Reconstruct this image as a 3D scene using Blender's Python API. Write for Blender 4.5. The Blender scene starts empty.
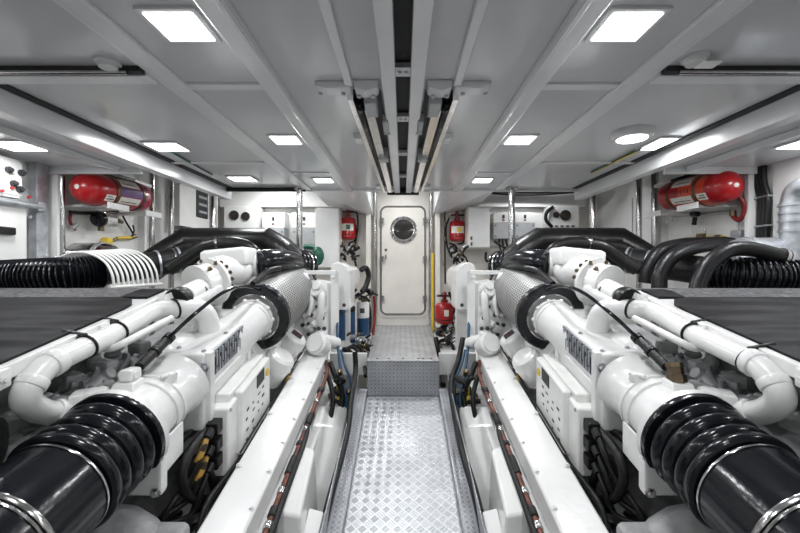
import bpy, bmesh, math, random
from mathutils import Vector, Matrix
random.seed(7)
PI = math.pi
C = bpy.context.scene.collection
CZ = 1.6            # camera height above the engine-room datum
F = 380.0           # focal length in pixels of an 800 px wide frame
VX, VY = 403.0, 266.0
V = Vector

# ------------------------------------------------------------------ materials
def mat(name, col, rough=0.5, metal=0.0, var=0.06, scale=9.0, bump=0.02, bscale=60.0, coat=0.0, spec=0.5):
    m = bpy.data.materials.new(name); m.use_nodes = True
    nt = m.node_tree; b = nt.nodes['Principled BSDF']
    tc = nt.nodes.new('ShaderNodeTexCoord')
    n = nt.nodes.new('ShaderNodeTexNoise'); n.inputs['Scale'].default_value = scale; n.inputs['Detail'].default_value = 5
    nt.links.new(tc.outputs['Object'], n.inputs['Vector'])
    r = nt.nodes.new('ShaderNodeValToRGB')
    r.color_ramp.elements[0].position = 0.3; r.color_ramp.elements[1].position = 0.7
    c0 = [max(0, c*(1-var*1.6)) for c in col]; c1 = [min(1, c*(1+var)) for c in col]
    r.color_ramp.elements[0].color = (*c0, 1); r.color_ramp.elements[1].color = (*c1, 1)
    nt.links.new(n.outputs['Fac'], r.inputs['Fac']); nt.links.new(r.outputs['Color'], b.inputs['Base Color'])
    b.inputs['Roughness'].default_value = rough; b.inputs['Metallic'].default_value = metal
    b.inputs['Coat Weight'].default_value = coat; b.inputs['Coat Roughness'].default_value = 0.08
    b.inputs['Specular IOR Level'].default_value = spec
    if bump > 0:
        n2 = nt.nodes.new('ShaderNodeTexNoise'); n2.inputs['Scale'].default_value = bscale
        nt.links.new(tc.outputs['Object'], n2.inputs['Vector'])
        bp = nt.nodes.new('ShaderNodeBump'); bp.inputs['Strength'].default_value = bump; bp.inputs['Distance'].default_value = 0.02
        nt.links.new(n2.outputs['Fac'], bp.inputs['Height']); nt.links.new(bp.outputs['Normal'], b.inputs['Normal'])
    return m

M = {}
M['white'] = mat('engine_white_paint', (.80, .80, .79), .28, 0, .03, 6, .06, 25, coat=.3)
M['greyp'] = mat('engine_grey_casting', (.32, .325, .33), .42, 0, .18, 12, .25, 30)
M['greyw'] = mat('light_grey_casting', (.52, .525, .53), .38, 0, .15, 12, .2, 30)
M['wall'] = mat('bulkhead_white_paint', (.78, .78, .765), .35, 0, .05, 3, .03, 12)
M['seal'] = mat('door_seal_grey', (.20, .19, .175), .45, .3, .2)
M['cream'] = mat('door_cream_paint', (.79, .755, .70), .38, 0, .05, 4, .03, 14)
M['ceil'] = mat('ceiling_grey_gloss', (.60, .605, .62), .14, 0, .04, 2, .05, 5)
M['ceilw'] = mat('ceiling_beam_paint', (.74, .745, .755), .2, 0, .04, 3, .03, 9)
M['rubber'] = mat('black_gloss_rubber', (.008, .009, .012), .17, 0, .2, 8, .04, 30, spec=.4)
M['rubberm'] = mat('black_satin_rubber', (.011, .011, .012), .36, 0, .3, 10, .12, 60, spec=.3)
M['lag'] = mat('black_lagging_leather', (.010, .0098, .0098), .34, 0, .3, 7, .2, 22, spec=.3)
M['dark'] = mat('dark_gap_and_void_shade', (.02, .02, .021), .7, 0, .2)
M['steel'] = mat('polished_steel', (.55, .545, .54), .16, 1, .1, 14, .04, 40)
M['chrome'] = mat('bright_rail', (.92, .91, .89), .22, 1, .06, 14, .05, 40)
M['galv'] = mat('galvanised_steel', (.48, .50, .53), .38, .7, .15, 20, .05, 40)
M['alu'] = mat('brushed_aluminium', (.60, .61, .62), .38, .8, .1, 30, .1, 90)
M['bronze'] = mat('bronze_fitting', (.17, .13, .085), .32, .9, .2)
M['copper'] = mat('rusty_red_copper', (.15, .045, .028), .35, .3, .5, 25)
M['red'] = mat('red_cylinder_paint', (.40, .008, .012), .28, 0, .1, 5, .02, 20, coat=.15)
M['redd'] = mat('dark_red_hose', (.20, .012, .014), .35, 0, .2, 20)
M['orange'] = mat('orange_red_band_paint', (.62, .06, .02), .3, 0, .1, 5, .02, 20, coat=.15)
M['magenta'] = mat('magenta_red_band_paint', (.34, .008, .11), .25, 0, .1, 5, .02, 20, coat=.5)
M['purple'] = mat('purple_label', (.13, .06, .20), .4, 0, .15, 30)
M['paper'] = mat('paper_label', (.74, .72, .66), .5, 0, .1, 40)
M['ink'] = mat('dark_print', (.04, .04, .045), .5)
M['yellow'] = mat('yellow_paint', (.78, .55, .04), .4, 0, .12, 20)
M['ochre'] = mat('ochre_sleeve', (.45, .26, .04), .4, 0, .2, 20)
M['blue'] = mat('blue_filter_paint', (.012, .06, .15), .3, 0, .15, 12)
M['bluehose'] = mat('blue_hose', (.01, .07, .15), .4, 0, .2, 20)
M['green'] = mat('green_rubber', (.01, .10, .06), .4, 0, .2, 12)
M['greyplastic'] = mat('grey_plastic', (.40, .41, .42), .42, 0, .06, 12)
M['boxwhite'] = mat('white_enclosure', (.80, .80, .78), .35, 0, .03, 6)
M['nylon'] = mat('white_nylon', (.82, .82, .80), .4, 0, .04, 12)
M['glass'] = mat('dark_porthole_glass', (.03, .028, .025), .06, 0, .3, 6, 0)
M['lens'] = mat('lamp_frame_paint', (.62, .62, .62), .35)

def emis(name, col, st):
    m = bpy.data.materials.new(name); m.use_nodes = True
    nt = m.node_tree; nt.nodes.remove(nt.nodes['Principled BSDF'])
    e = nt.nodes.new('ShaderNodeEmission'); e.inputs['Color'].default_value = (*col, 1)
    tc = nt.nodes.new('ShaderNodeTexCoord'); v = nt.nodes.new('ShaderNodeTexVoronoi'); v.inputs['Scale'].default_value = 30
    nt.links.new(tc.outputs['Object'], v.inputs['Vector'])
    mp = nt.nodes.new('ShaderNodeMapRange'); mp.inputs['From Max'].default_value = .6
    mp.inputs['To Min'].default_value = st; mp.inputs['To Max'].default_value = st*.7
    nt.links.new(v.outputs['Distance'], mp.inputs['Value']); nt.links.new(mp.outputs['Result'], e.inputs['Strength'])
    nt.links.new(e.outputs['Emission'], nt.nodes['Material Output'].inputs['Surface'])
    return m
M['led'] = emis('led_diffuser', (.96, .98, 1.0), 7.0)

def mat_diamond(name, col, pitch, rough=.34, upright=False):
    """aluminium tread plate: lozenges with alternating raised bars"""
    m = mat(name, col, rough, .75, .12, 5, 0)
    nt = m.node_tree; b = nt.nodes['Principled BSDF']
    tc = nt.nodes.new('ShaderNodeTexCoord')
    mp = nt.nodes.new('ShaderNodeMapping'); mp.inputs['Scale'].default_value = (1/pitch, 1/pitch, 0.0); mp.inputs['Rotation'].default_value = (0, 0, PI/4)
    if upright:
        s0 = nt.nodes.new('ShaderNodeSeparateXYZ'); c0 = nt.nodes.new('ShaderNodeCombineXYZ')
        nt.links.new(tc.outputs['Object'], s0.inputs[0]); nt.links.new(s0.outputs['X'], c0.inputs['X']); nt.links.new(s0.outputs['Z'], c0.inputs['Y']); nt.links.new(c0.outputs[0], mp.inputs['Vector'])
    else: nt.links.new(tc.outputs['Object'], mp.inputs['Vector'])
    ck = nt.nodes.new('ShaderNodeTexChecker'); ck.inputs['Scale'].default_value = 1.0
    sep = nt.nodes.new('ShaderNodeSeparateXYZ'); nt.links.new(mp.outputs['Vector'], sep.inputs['Vector'])
    nt.links.new(mp.outputs['Vector'], ck.inputs['Vector'])
    def mth(op, a, bb=None):
        n = nt.nodes.new('ShaderNodeMath'); n.operation = op
        for i, q in enumerate((a, bb)):
            if q is None: continue
            if isinstance(q, (int, float)): n.inputs[i].default_value = q
            else: nt.links.new(q, n.inputs[i])
        return n.outputs[0]
    def edge(o): return mth('ABSOLUTE', mth('SUBTRACT', mth('FRACT', o), .5))
    ex, ey = edge(sep.outputs['X']), edge(sep.outputs['Y'])
    mx = mth('MAXIMUM', ex, ey)
    ridge = mth('GREATER_THAN', mx, .40)
    wx = mth('SINE', mth('MULTIPLY', sep.outputs['X'], 2*PI*3)); wy = mth('SINE', mth('MULTIPLY', sep.outputs['Y'], 2*PI*3))
    mixw = nt.nodes.new('ShaderNodeMix'); nt.links.new(ck.outputs['Fac'], mixw.inputs['Factor'])
    nt.links.new(wx, mixw.inputs['A']); nt.links.new(wy, mixw.inputs['B'])
    h = mth('ADD', mth('MULTIPLY', ridge, 1.0), mth('MULTIPLY', mixw.outputs['Result'], .35))
    bp = nt.nodes.new('ShaderNodeBump'); bp.inputs['Strength'].default_value = .55; bp.inputs['Distance'].default_value = .004
    nt.links.new(h, bp.inputs['Height']); nt.links.new(bp.outputs['Normal'], b.inputs['Normal'])
    old = b.inputs['Base Color'].links[0].from_socket
    ms = nt.nodes.new('ShaderNodeMix'); ms.data_type = 'RGBA'; ms.blend_type = 'MULTIPLY'
    sh = nt.nodes.new('ShaderNodeMix'); sh.data_type = 'RGBA'
    sh.inputs['A'].default_value = (.62, .63, .65, 1); sh.inputs['B'].default_value = (1, 1, 1, 1)
    fac = mth('MAXIMUM', ridge, mth('MULTIPLY', ck.outputs['Fac'], .45))
    nt.links.new(fac, sh.inputs['Factor'])
    ms.inputs['Factor'].default_value = 1.0
    nt.links.new(old, ms.inputs['A']); nt.links.new(sh.outputs['Result'], ms.inputs['B'])
    nt.links.new(ms.outputs['Result'], b.inputs['Base Color'])
    return m
M['tread'] = mat_diamond('tread_plate', (.74, .75, .77), .042)
M['perf'] = mat('dark_perforated_strip', (.14, .14, .145), .5, .3, .5, 45, .3, 60)
M['treadv'] = mat_diamond('upright_tread_plate', (.50, .51, .53), .022, .36, True)
M['treadf'] = mat_diamond('fine_tread_plate', (.62, .63, .65), .022, .3)

def mat_mesh(name):
    """perforated steel sheet around a filter, in the sheet's own UV"""
    m = mat(name, (.40, .40, .39), .42, .6, .08, 10, 0)
    nt = m.node_tree; b = nt.nodes['Principled BSDF']
    tc = nt.nodes.new('ShaderNodeTexCoord'); mp = nt.nodes.new('ShaderNodeMapping')
    mp.inputs['Scale'].default_value = (76, 44, 1); mp.inputs['Rotation'].default_value = (0, 0, 0)
    nt.links.new(tc.outputs['UV'], mp.inputs['Vector'])
    sep = nt.nodes.new('ShaderNodeSeparateXYZ'); nt.links.new(mp.outputs['Vector'], sep.inputs['Vector'])
    def mth(op, a, bb=None):
        n = nt.nodes.new('ShaderNodeMath'); n.operation = op
        for i, q in enumerate((a, bb)):
            if q is None: continue
            if isinstance(q, (int, float)): n.inputs[i].default_value = q
            else: nt.links.new(q, n.inputs[i])
        return n.outputs[0]
    s = mth('MULTIPLY', mth('SINE', mth('MULTIPLY', sep.outputs['X'], PI)), mth('SINE', mth('MULTIPLY', sep.outputs['Y'], PI)))
    g = mth('GREATER_THAN', s, .25)
    mix = nt.nodes.new('ShaderNodeMix'); mix.data_type = 'RGBA'
    old = b.inputs['Base Color'].links[0].from_socket
    nt.links.new(g, mix.inputs['Factor']); nt.links.new(old, mix.inputs['A']); mix.inputs['B'].default_value = (.04, .04, .04, 1)
    nt.links.new(mix.outputs['Result'], b.inputs['Base Color'])
    bp = nt.nodes.new('ShaderNodeBump'); bp.inputs['Strength'].default_value = .5; bp.inputs['Distance'].default_value = .002; bp.invert = True
    nt.links.new(s, bp.inputs['Height']); nt.links.new(bp.outputs['Normal'], b.inputs['Normal'])
    return m
M['mesh'] = mat_mesh('perforated_filter_sheet')

def mat_plank(name):
    """dark ribbed deck mat: shallow grooves across"""
    m = mat(name, (.016, .016, .018), .55, 0, .45, 3, 0, spec=.14)
    nt = m.node_tree; b = nt.nodes['Principled BSDF']
    tc = nt.nodes.new('ShaderNodeTexCoord'); w = nt.nodes.new('ShaderNodeTexWave'); w.bands_direction = 'Y'
    w.inputs['Scale'].default_value = 2.2; w.inputs['Distortion'].default_value = 3.0; w.inputs['Detail'].default_value = 2
    nt.links.new(tc.outputs['Object'], w.inputs['Vector'])
    bp = nt.nodes.new('ShaderNodeBump'); bp.inputs['Strength'].default_value = .6; bp.inputs['Distance'].default_value = .015
    nt.links.new(w.outputs['Fac'], bp.inputs['Height']); nt.links.new(bp.outputs['Normal'], b.inputs['Normal'])
    return m
M['plank'] = mat_plank('dark_ribbed_mat')

# ------------------------------------------------------------------ geometry
def frame(d):
    d = d.normalized()
    a = V((0, 0, 1)) if abs(d.z) < .9 else V((1, 0, 0))
    x = a.cross(d).normalized(); y = d.cross(x).normalized()
    return x, y, d
def smooth_path(pts, n):
    pts = [V(p) for p in pts]
    if len(pts) < 3 or n <= 1:
        if len(pts) == 2 and n > 1: return [pts[0].lerp(pts[1], i/n) for i in range(n+1)]
        return pts
    P = [pts[0]*2-pts[1]] + pts + [pts[-1]*2-pts[-2]]
    out = []
    for i in range(1, len(P)-2):
        p0, p1, p2, p3 = P[i-1:i+3]
        for k in range(n):
            t = k/n
            out.append(.5*((2*p1)+(p2-p0)*t+(2*p0-5*p1+4*p2-p3)*t*t+(3*p1-p0-3*p2+p3)*t**3))
    out.append(pts[-1]); return out

class MB:
    def __init__(s): s.bev = False; s.bm = bmesh.new(); s.uv = s.bm.loops.layers.uv.new('UVMap')
    def hexa(s, p, bevel=0.0, seg=2):
        """eight corners: bottom loop of four then top loop of four"""
        t = bmesh.new(); vs = [t.verts.new(V(q)) for q in p]
        for f in ((3, 2, 1, 0), (4, 5, 6, 7), (0, 1, 5, 4), (1, 2, 6, 5), (2, 3, 7, 6), (3, 0, 4, 7)):
            t.faces.new([vs[i] for i in f])
        return s._merge(t, bevel, seg)
    def _merge(s, t, bevel=0, seg=2):
        bmesh.ops.recalc_face_normals(t, faces=t.faces)
        if bevel > 0: s.bev = True
        if bevel > 0: bmesh.ops.bevel(t, geom=t.edges[:], offset=bevel, segments=seg, profile=.5, affect='EDGES', clamp_overlap=True)
        mp = {v: s.bm.verts.new(v.co) for v in t.verts}
        for f in t.faces:
            try: s.bm.faces.new([mp[v] for v in f.verts])
            except ValueError: pass
        t.free(); return s
    def box(s, c, size, bevel=0.0, rot=None, seg=2):
        hx, hy, hz = [q/2 for q in size]; c = V(c)
        pts = [V(q) for q in ((-hx, -hy, -hz), (hx, -hy, -hz), (hx, hy, -hz), (-hx, hy, -hz), (-hx, -hy, hz), (hx, -hy, hz), (hx, hy, hz), (-hx, hy, hz))]
        if rot is not None: pts = [rot @ q for q in pts]
        return s.hexa([c+q for q in pts], bevel, seg)
    def prism(s, loop, vec, bevel=0, seg=2):
        t = bmesh.new(); vec = V(vec)
        a = [t.verts.new(V(p)) for p in loop]; b = [t.verts.new(V(p)+vec) for p in loop]
        n = len(a); t.faces.new(a); t.faces.new(b[::-1])
        for i in range(n): t.faces.new((a[i], b[i], b[(i+1) % n], a[(i+1) % n]))
        return s._merge(t, bevel, seg)
    def loft(s, loops, closed=True, cap=True):
        rings = [[s.bm.verts.new(V(p)) for p in L] for L in loops]
        n = len(rings[0])
        for i in range(len(rings)-1):
            for j in range(n if closed else n-1):
                f = s.bm.faces.new((rings[i][j], rings[i][(j+1) % n], rings[i+1][(j+1) % n], rings[i+1][j]))
                for l, (uu, vv) in zip(f.loops, ((j/n, i), ((j+1)/n, i), ((j+1)/n, i+1), (j/n, i+1))): l[s.uv].uv = (uu, vv/(len(rings)-1))
        if cap: s.bm.faces.new(rings[0][::-1]); s.bm.faces.new(rings[-1])
        return s
    def lathe(s, p0, d, prof, seg=32, cap=True):
        """revolve [(distance along d, radius)] about the axis p0 + t d"""
        p0 = V(p0); x, y, z = frame(V(d))
        return s.loft([[p0+z*t+(x*math.cos(2*PI*k/seg)+y*math.sin(2*PI*k/seg))*max(r, .0004) for k in range(seg)] for t, r in prof], cap=cap)
    def cyl(s, a, b, r, seg=16, r2=None, bev=0.0):
        a, b = V(a), V(b); L = (b-a).length; r2 = r if r2 is None else r2
        if bev > 0: pr = [(0, r-bev), (bev*.4, r-bev*.3), (bev, r), (L-bev, r2), (L-bev*.4, r2-bev*.3), (L, r2-bev)]
        else: pr = [(0, r), (L, r2)]
        return s.lathe(a, b-a, pr, seg)
    def tube(s, pts, r, n=6, seg=12, rf=None):
        path = smooth_path(pts, n); m = len(path); loops = []
        tan = [(path[min(i+1, m-1)]-path[max(i-1, 0)]).normalized() for i in range(m)]
        x, y, z = frame(tan[0])
        for i in range(m):
            x = (x-tan[i]*x.dot(tan[i])).normalized(); y = tan[i].cross(x)
            rr = rf(i/(m-1)) if rf else r
            loops.append([path[i]+(x*math.cos(2*PI*k/seg)+y*math.sin(2*PI*k/seg))*rr for k in range(seg)])
        return s.loft(loops)
    def torus(s, c, ax, R, r, seg=28, ms=8):
        x, y, z = frame(V(ax)); c = V(c); rings = []
        for i in range(seg):
            a = 2*PI*i/seg; d = x*math.cos(a)+y*math.sin(a)
            rings.append([s.bm.verts.new(c+d*(R+r*math.cos(2*PI*k/ms))+z*r*math.sin(2*PI*k/ms)) for k in range(ms)])
        for i in range(seg):
            for k in range(ms):
                s.bm.faces.new((rings[i][k], rings[i][(k+1) % ms], rings[(i+1) % seg][(k+1) % ms], rings[(i+1) % seg][k]))
        return s
    def ball(s, c, r, sc=(1, 1, 1), seg=20, rot=None):
        t = bmesh.new(); bmesh.ops.create_uvsphere(t, u_segments=seg, v_segments=seg//2, radius=r)
        for v in t.verts:
            q = V((v.co.x*sc[0], v.co.y*sc[1], v.co.z*sc[2]))
            if rot is not None: q = rot @ q
            v.co = q+V(c)
        return s._merge(t)
    def bolt(s, c, d, r=.008, h=.008):
        return s.lathe(c, d, [(0, r*1.5), (h*.3, r*1.5), (h*.31, r), (h, r*.95)], 6)
    def build(s, name, m, parent=None, ang=38, kind=None, bevel=0):
        bmesh.ops.recalc_face_normals(s.bm, faces=s.bm.faces)
        co = [v.co.copy() for v in s.bm.verts]
        lo = V([min(c[i] for c in co) for i in range(3)]); hi = V([max(c[i] for c in co) for i in range(3)])
        o_ = V(((lo.x+hi.x)/2, (lo.y+hi.y)/2, lo.z))
        for v in s.bm.verts: v.co -= o_
        me = bpy.data.meshes.new(name); s.bm.to_mesh(me); s.bm.free()
        for p in me.polygons: p.use_smooth = True
        me.set_sharp_from_angle(angle=math.radians(ang))
        me.materials.append(M[m] if isinstance(m, str) else m)
        o = bpy.data.objects.new(name, me); C.objects.link(o)
        WL[o] = o_
        if parent is not None: o.parent = parent; o.location = o_-WL[parent]
        else: o.location = o_
        if kind: o['kind'] = kind
        if s.bev:
            wn = o.modifiers.new('normals', 'WEIGHTED_NORMAL'); wn.keep_sharp = True; wn.weight = 90
        if bevel:
            bv = o.modifiers.new('edge', 'BEVEL'); bv.width = bevel; bv.segments = 2; bv.limit_method = 'ANGLE'
        return o
def _each(self, name, m, parent=None, ang=38):
    """every loose piece of the mesh becomes a part of its own"""
    bm = self.bm; bm.verts.ensure_lookup_table(); seen = set(); out = []
    for v in bm.verts:
        if v in seen: continue
        st = [v]; isl = []; seen.add(v)
        while st:
            q = st.pop(); isl.append(q)
            for e in q.link_edges:
                o = e.other_vert(q)
                if o not in seen: seen.add(o); st.append(o)
        k = MB(); mp = {q: k.bm.verts.new(q.co) for q in isl}
        for f in {f for q in isl for f in q.link_faces}: k.bm.faces.new([mp[q] for q in f.verts])
        out.append(k.build(name, m, parent, ang))
    bm.free(); return out
MB.each = _each
WL = {}
def thing(name, label, cat, loc, group=None):
    o = bpy.data.objects.new(name, None); C.objects.link(o); o.location = loc; WL[o] = V(loc)
    o.empty_display_size = .05; o['label'] = label; o['category'] = cat
    if group: o['group'] = group
    return o
def tag(o, label, cat, group=None, kind=None):
    o['label'] = label; o['category'] = cat
    if group: o['group'] = group
    if kind: o['kind'] = kind
    return o
def lab(o, l): o['label'] = l; return o

def pt(px, py, Y): return V(((px-VX)/F*Y, Y, CZ-(py-VY)/F*Y))       # a place seen at that pixel, Y metres ahead
SLOPE = .21

# ------------------------------------------------------------------ room
WX = 2.62; YF = 5.15; YB = -1.6; HC = CZ+.8; HB = CZ+1.06
FZ = CZ-1.75
MB().box((0, (YF+YB)/2, FZ-.03), (2*WX+.1, YF-YB+.2, .06)).build('floor', 'greyp', kind='structure')
MB().box((-WX-.03, (YF+YB)/2, (FZ+HB)/2), (.06, YF-YB, HB-FZ)).build('wall_left', 'wall', kind='structure')
MB().box((WX+.03, (YF+YB)/2, (FZ+HB)/2), (.06, YF-YB, HB-FZ)).build('wall_right', 'wall', kind='structure')
MB().box((0, YF+.05, (FZ+HB)/2), (2*WX, .1, HB-FZ)).build('wall_front', 'cream', kind='structure')
MB().box((0, YB-.03, (FZ+HB)/2), (2*WX, .06, HB-FZ)).build('wall_back', 'wall', kind='structure')
# ceiling panels: the main ceiling stops short of the far bulkhead, a higher deck head closes the gap
YE = 3.93; YO = 2.78
cm = MB()
cm.box((0, (YE+YB)/2, HC+.03), (3.76, YE-YB, .06))
for s in (-1, 1): cm.box((s*(1.88+WX)/2, (YO+YB)/2, CZ+.75), (WX-1.88, YO-YB, .06))
cm.build('ceiling', 'ceil', kind='structure')
MB().box((0, (YO+YF)/2-.03, HB+.03), (2*WX, YF-YO+.14, .06)).build('ceiling', 'wall', kind='structure')
tn = [0]
def trim(mb, m='ceilw', bevel=0):
    tn[0] += 1
    return mb.build('trim_%d' % tn[0], m, kind='structure', bevel=bevel)
for s in (-1, 1):
    # long fore-and-aft ceiling battens
    trim(MB().box((s*.98, (YE+YB)/2, HC-.009), (.07, YE-YB-.02, .018)).box((s*1.03, (YE+YB)/2, HC-.004), (.04, YE-YB-.02, .008)), bevel=.003)
    trim(MB().box((s*.565, (YE+YB)/2, HC-.016), (.085, YE-YB-.02, .032)).box((s*.535, (YE+YB)/2, HC-.034), (.02, YE-YB-.02, .012)), bevel=.003)
    trim(MB().box((s*.235, (1.66+YB)/2, HC-.011), (.035, 1.64-YB, .022)), bevel=.003)
    # outer side coaming hanging under the edge of the main ceiling
    trim(MB().prism([(s*1.81, YB, HC), (s*1.90, YB, HC), (s*1.90, YB, CZ+.70), (s*1.82, YB, CZ+.70)], (0, YE-YB+.1, 0)), 'ceilw', bevel=.004)
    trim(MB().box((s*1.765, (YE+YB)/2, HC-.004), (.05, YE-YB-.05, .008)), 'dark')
    # centreline girders either side of the dark hatch slot
    trim(MB().box((s*.058, (YE+YB)/2, HC-.03), (.056, YE-YB-.02, .06)), 'ceilw', bevel=.004)
    # shallow transverse strips between the battens
    trim(MB().box((s*.78, 1.68, HC-.006), (.34, .05, .012)), bevel=.002)
    trim(MB().box((s*1.42, 1.59, HC-.012), (.74, .07, .024)), bevel=.003)
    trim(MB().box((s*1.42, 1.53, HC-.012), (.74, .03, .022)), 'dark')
    trim(MB().cyl((s*1.10, 1.515, HC-.028), (s*1.78, 1.515, HC-.028), .008, 10), 'steel')
    trim(MB().box((s*1.42, 2.92, HC-.007), (.70, .035, .014)), bevel=.002)
    trim(MB().box((s*.78, 3.25, HC-.005), (.34, .03, .010)), bevel=.002)
    trim(MB().box((s*(1.90+WX)/2, YO-.012, CZ+.70), (WX-1.90-.004, .024, .06)), bevel=.003)
    # aluminium angle along the underside of the outer ceiling
    trim(MB().box((s*2.10, 1.55, CZ+.712), (.10, 2.4, .016)).box((s*2.06, 1.55, CZ+.70), (.012, 2.4, .04)), 'ceilw', bevel=.003)
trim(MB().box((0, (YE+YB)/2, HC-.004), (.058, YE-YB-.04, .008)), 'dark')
for y in (.95, 1.5, 1.98, 2.6, 3.25): trim(MB().box((0, y, HC-.025), (.06, .07, .02)).bolt((0.012, y, HC-.035), (0, 0, -1), .006, .006).bolt((-.012, y, HC-.035), (0, 0, -1), .006, .006), 'alu')
trim(MB().box((0, YE+.02, HC-.0), (3.7, .04, .05)).box((0, YE+.06, HC+.12), (3.7, .03, .25)), 'ceilw', bevel=.004)
# raking cheeks of the raised deck over the far alcoves
for s in (-1, 1):
    trim(MB().hexa([(s*.40, 4.0, HC+.01), (s*.98, 4.0, HC+.01), (s*.98, YF, HC-.02), (s*.40, YF, HC-.13), (s*.40, 4.0, HB), (s*.98, 4.0, HB), (s*.98, YF, HB), (s*.40, YF, HB)]), 'ceilw')

# ------------------------------------------------------------------ walkway
def fl(Y): return CZ-1.09+.205*(Y-3.17)      # sloping walkway level
def slab(x0, x1, y0, y1, z, th):
    return [(x0, y0, z(y0)-th), (x1, y0, z(y0)-th), (x1, y1, z(y1)-th), (x0, y1, z(y1)-th), (x0, y0, z(y0)), (x1, y0, z(y0)), (x1, y1, z(y1)), (x0, y1, z(y1))]
t = thing('walkway_plate', 'silver diamond tread plate sloping down the middle between the two white engines', 'floor plate', (0, 1.0, fl(1.0)))
MB().hexa(slab(-.30, .30, -.6, 3.17, fl, .012)).build('tread', 'tread', t)
mb = MB()
for y in (-.4, .6, 1.6, 2.6): mb.hexa(slab(-.28, .28, y, y+.06, lambda q: fl(q)-.0121, fl(y)-.02-FZ))
mb.each('bearer', 'greyp', t)
for s in (-1, 1):
    o = MB().hexa(slab(s*.302, s*.306, -.6, 3.2, lambda q: fl(q)+.05, .09)).hexa(slab(s*.306, s*.375, -.6, 3.2, lambda q: fl(q)+.05, .008)).hexa(slab(s*.370, s*.375, -.6, 3.2, lambda q: fl(q)+.042, fl(0)-FZ-.15)).build('walkway_sill', 'treadf')
    tag(o, 'aluminium edge sill along the %s edge of the tread plate walkway' % ('left' if s < 0 else 'right'), 'edge trim', 'walkway edge sills')
LZ = CZ-.80
t = thing('step_box', 'silver tread plate step at the far end of the walkway', 'step', (0, 3.2, fl(3.18)))
MB().box((0, 3.186, (LZ+fl(3.17))/2-.01), (.60, .012, LZ-fl(3.17)+.03)).build('riser', 'treadv', t)
MB().box((0, 3.23, LZ+.006), (.61, .11, .012)).build('nosing', 'alu', t, bevel=.002)
mb = MB()
for x in (-.22, -.12, .0, .13, .17, .24): mb.bolt((x, 3.23, LZ+.012), (0, 0, 1), .008, .004)
mb.each('screw', 'ink', t)
t = thing('landing_plate', 'level diamond tread plate landing in front of the white watertight door', 'floor plate', (0, 4.2, FZ))
MB().prism([(-.30, 3.286, LZ), (.30, 3.286, LZ), (.375, YF-.01, LZ), (-.375, YF-.01, LZ)], (0, 0, -.012)).build('tread', 'tread', t)
mb = MB()
for s in (-1, 1): mb.hexa([(s*.27, 3.3, FZ), (s*.29, 3.3, FZ), (s*.35, 5.1, FZ), (s*.33, 5.1, FZ), (s*.27, 3.3, LZ-.013), (s*.29, 3.3, LZ-.013), (s*.35, 5.1, LZ-.013), (s*.33, 5.1, LZ-.013)])
mb.each('side_panel', 'wall', t)

# ------------------------------------------------------------------ far bulkhead: watertight door
def rrect(cx, cz, w, h, r, y, n=6):
    out = []
    for (sx, sz, a0) in ((1, 1, 0), (-1, 1, PI/2), (-1, -1, PI), (1, -1, 1.5*PI)):
        for k in range(n+1):
            a = a0+k*PI/2/n
            out.append(V((cx+sx*(w/2-r)+r*math.cos(a), y, cz+sz*(h/2-r)+r*math.sin(a))))
    return out
def yy(px, Y=YF): return (px-VX)/F*Y
def zz(py, Y=YF): return CZ-(py-VY)/F*Y
DC = (yy(403), (zz(208)+zz(313))/2); DW = (424-382)/F*YF; DH = (313-208)/F*YF
d = MB().prism(rrect(DC[0], DC[1], DW, DH, .07, YF-.001), (0, -.035, 0), 0).build('door_1', 'cream', kind='structure')
MB().tube(rrect(DC[0], DC[1], DW+.03, DH+.03, .085, YF-.025)+[rrect(DC[0], DC[1], DW+.03, DH+.03, .085, YF-.025)[0]], .013, 1, 8).build('door_seal', 'seal', d)
fr = MB(); a = rrect(DC[0], DC[1], DW+.12, DH+.12, .12, YF-.002); b = rrect(DC[0], DC[1], DW+.05, DH+.05, .095, YF-.002)
ns = len(a); dep = V((0, -.02, 0))
fr.loft([a, [p+dep for p in a], [p+dep for p in b], b], cap=False)
fr.build('door_frame', 'cream', d)
pc = V((yy(403.5), YF-.036, zz(230)))
ph = MB().lathe(pc+V((0, .0, 0)), (0, -1, 0), [(0, .185), (.014, .18), (.016, .15), (.012, .135), (.002, .132)], 36, cap=False).build('porthole_ring', 'steel', d)
mb = MB()
for k in range(12):
    a = 2*PI*k/12; mb.bolt(pc+V((math.cos(a)*.167, -.015, math.sin(a)*.167)), (0, -1, 0), .008, .007)
mb.each('porthole_bolt', 'bronze', ph)
MB().lathe(pc+V((0, -.003, 0)), (0, -1, 0), [(0, .134), (.004, .134), (.008, .10), (.01, .0)], 32).build('porthole_glass', 'glass', ph)
for px in (382.5, 424.5):
    for py in (221, 259, 298):
        s = -1 if px < 400 else 1
        hg = MB().box((yy(px), YF-.05, zz(py)), (.045, .03, .07), .006).cyl((yy(px)+s*.015, YF-.06, zz(py)-.045), (yy(px)+s*.015, YF-.06, zz(py)+.045), .011).build('door_dog', 'seal', d)
        MB().box((yy(px)-s*.02, YF-.07, zz(py)-.03), (.016, .014, .08), .004).build('dog_handle', 'galv', hg)
MB().lathe((yy(386), YF-.036, zz(250)), (0, -1, 0), [(0, .018), (.01, .018), (.02, .01)], 14).box((yy(386), YF-.06, zz(257)), (.014, .02, .06), .004).build('door_handle', 'bronze', d)
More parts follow.
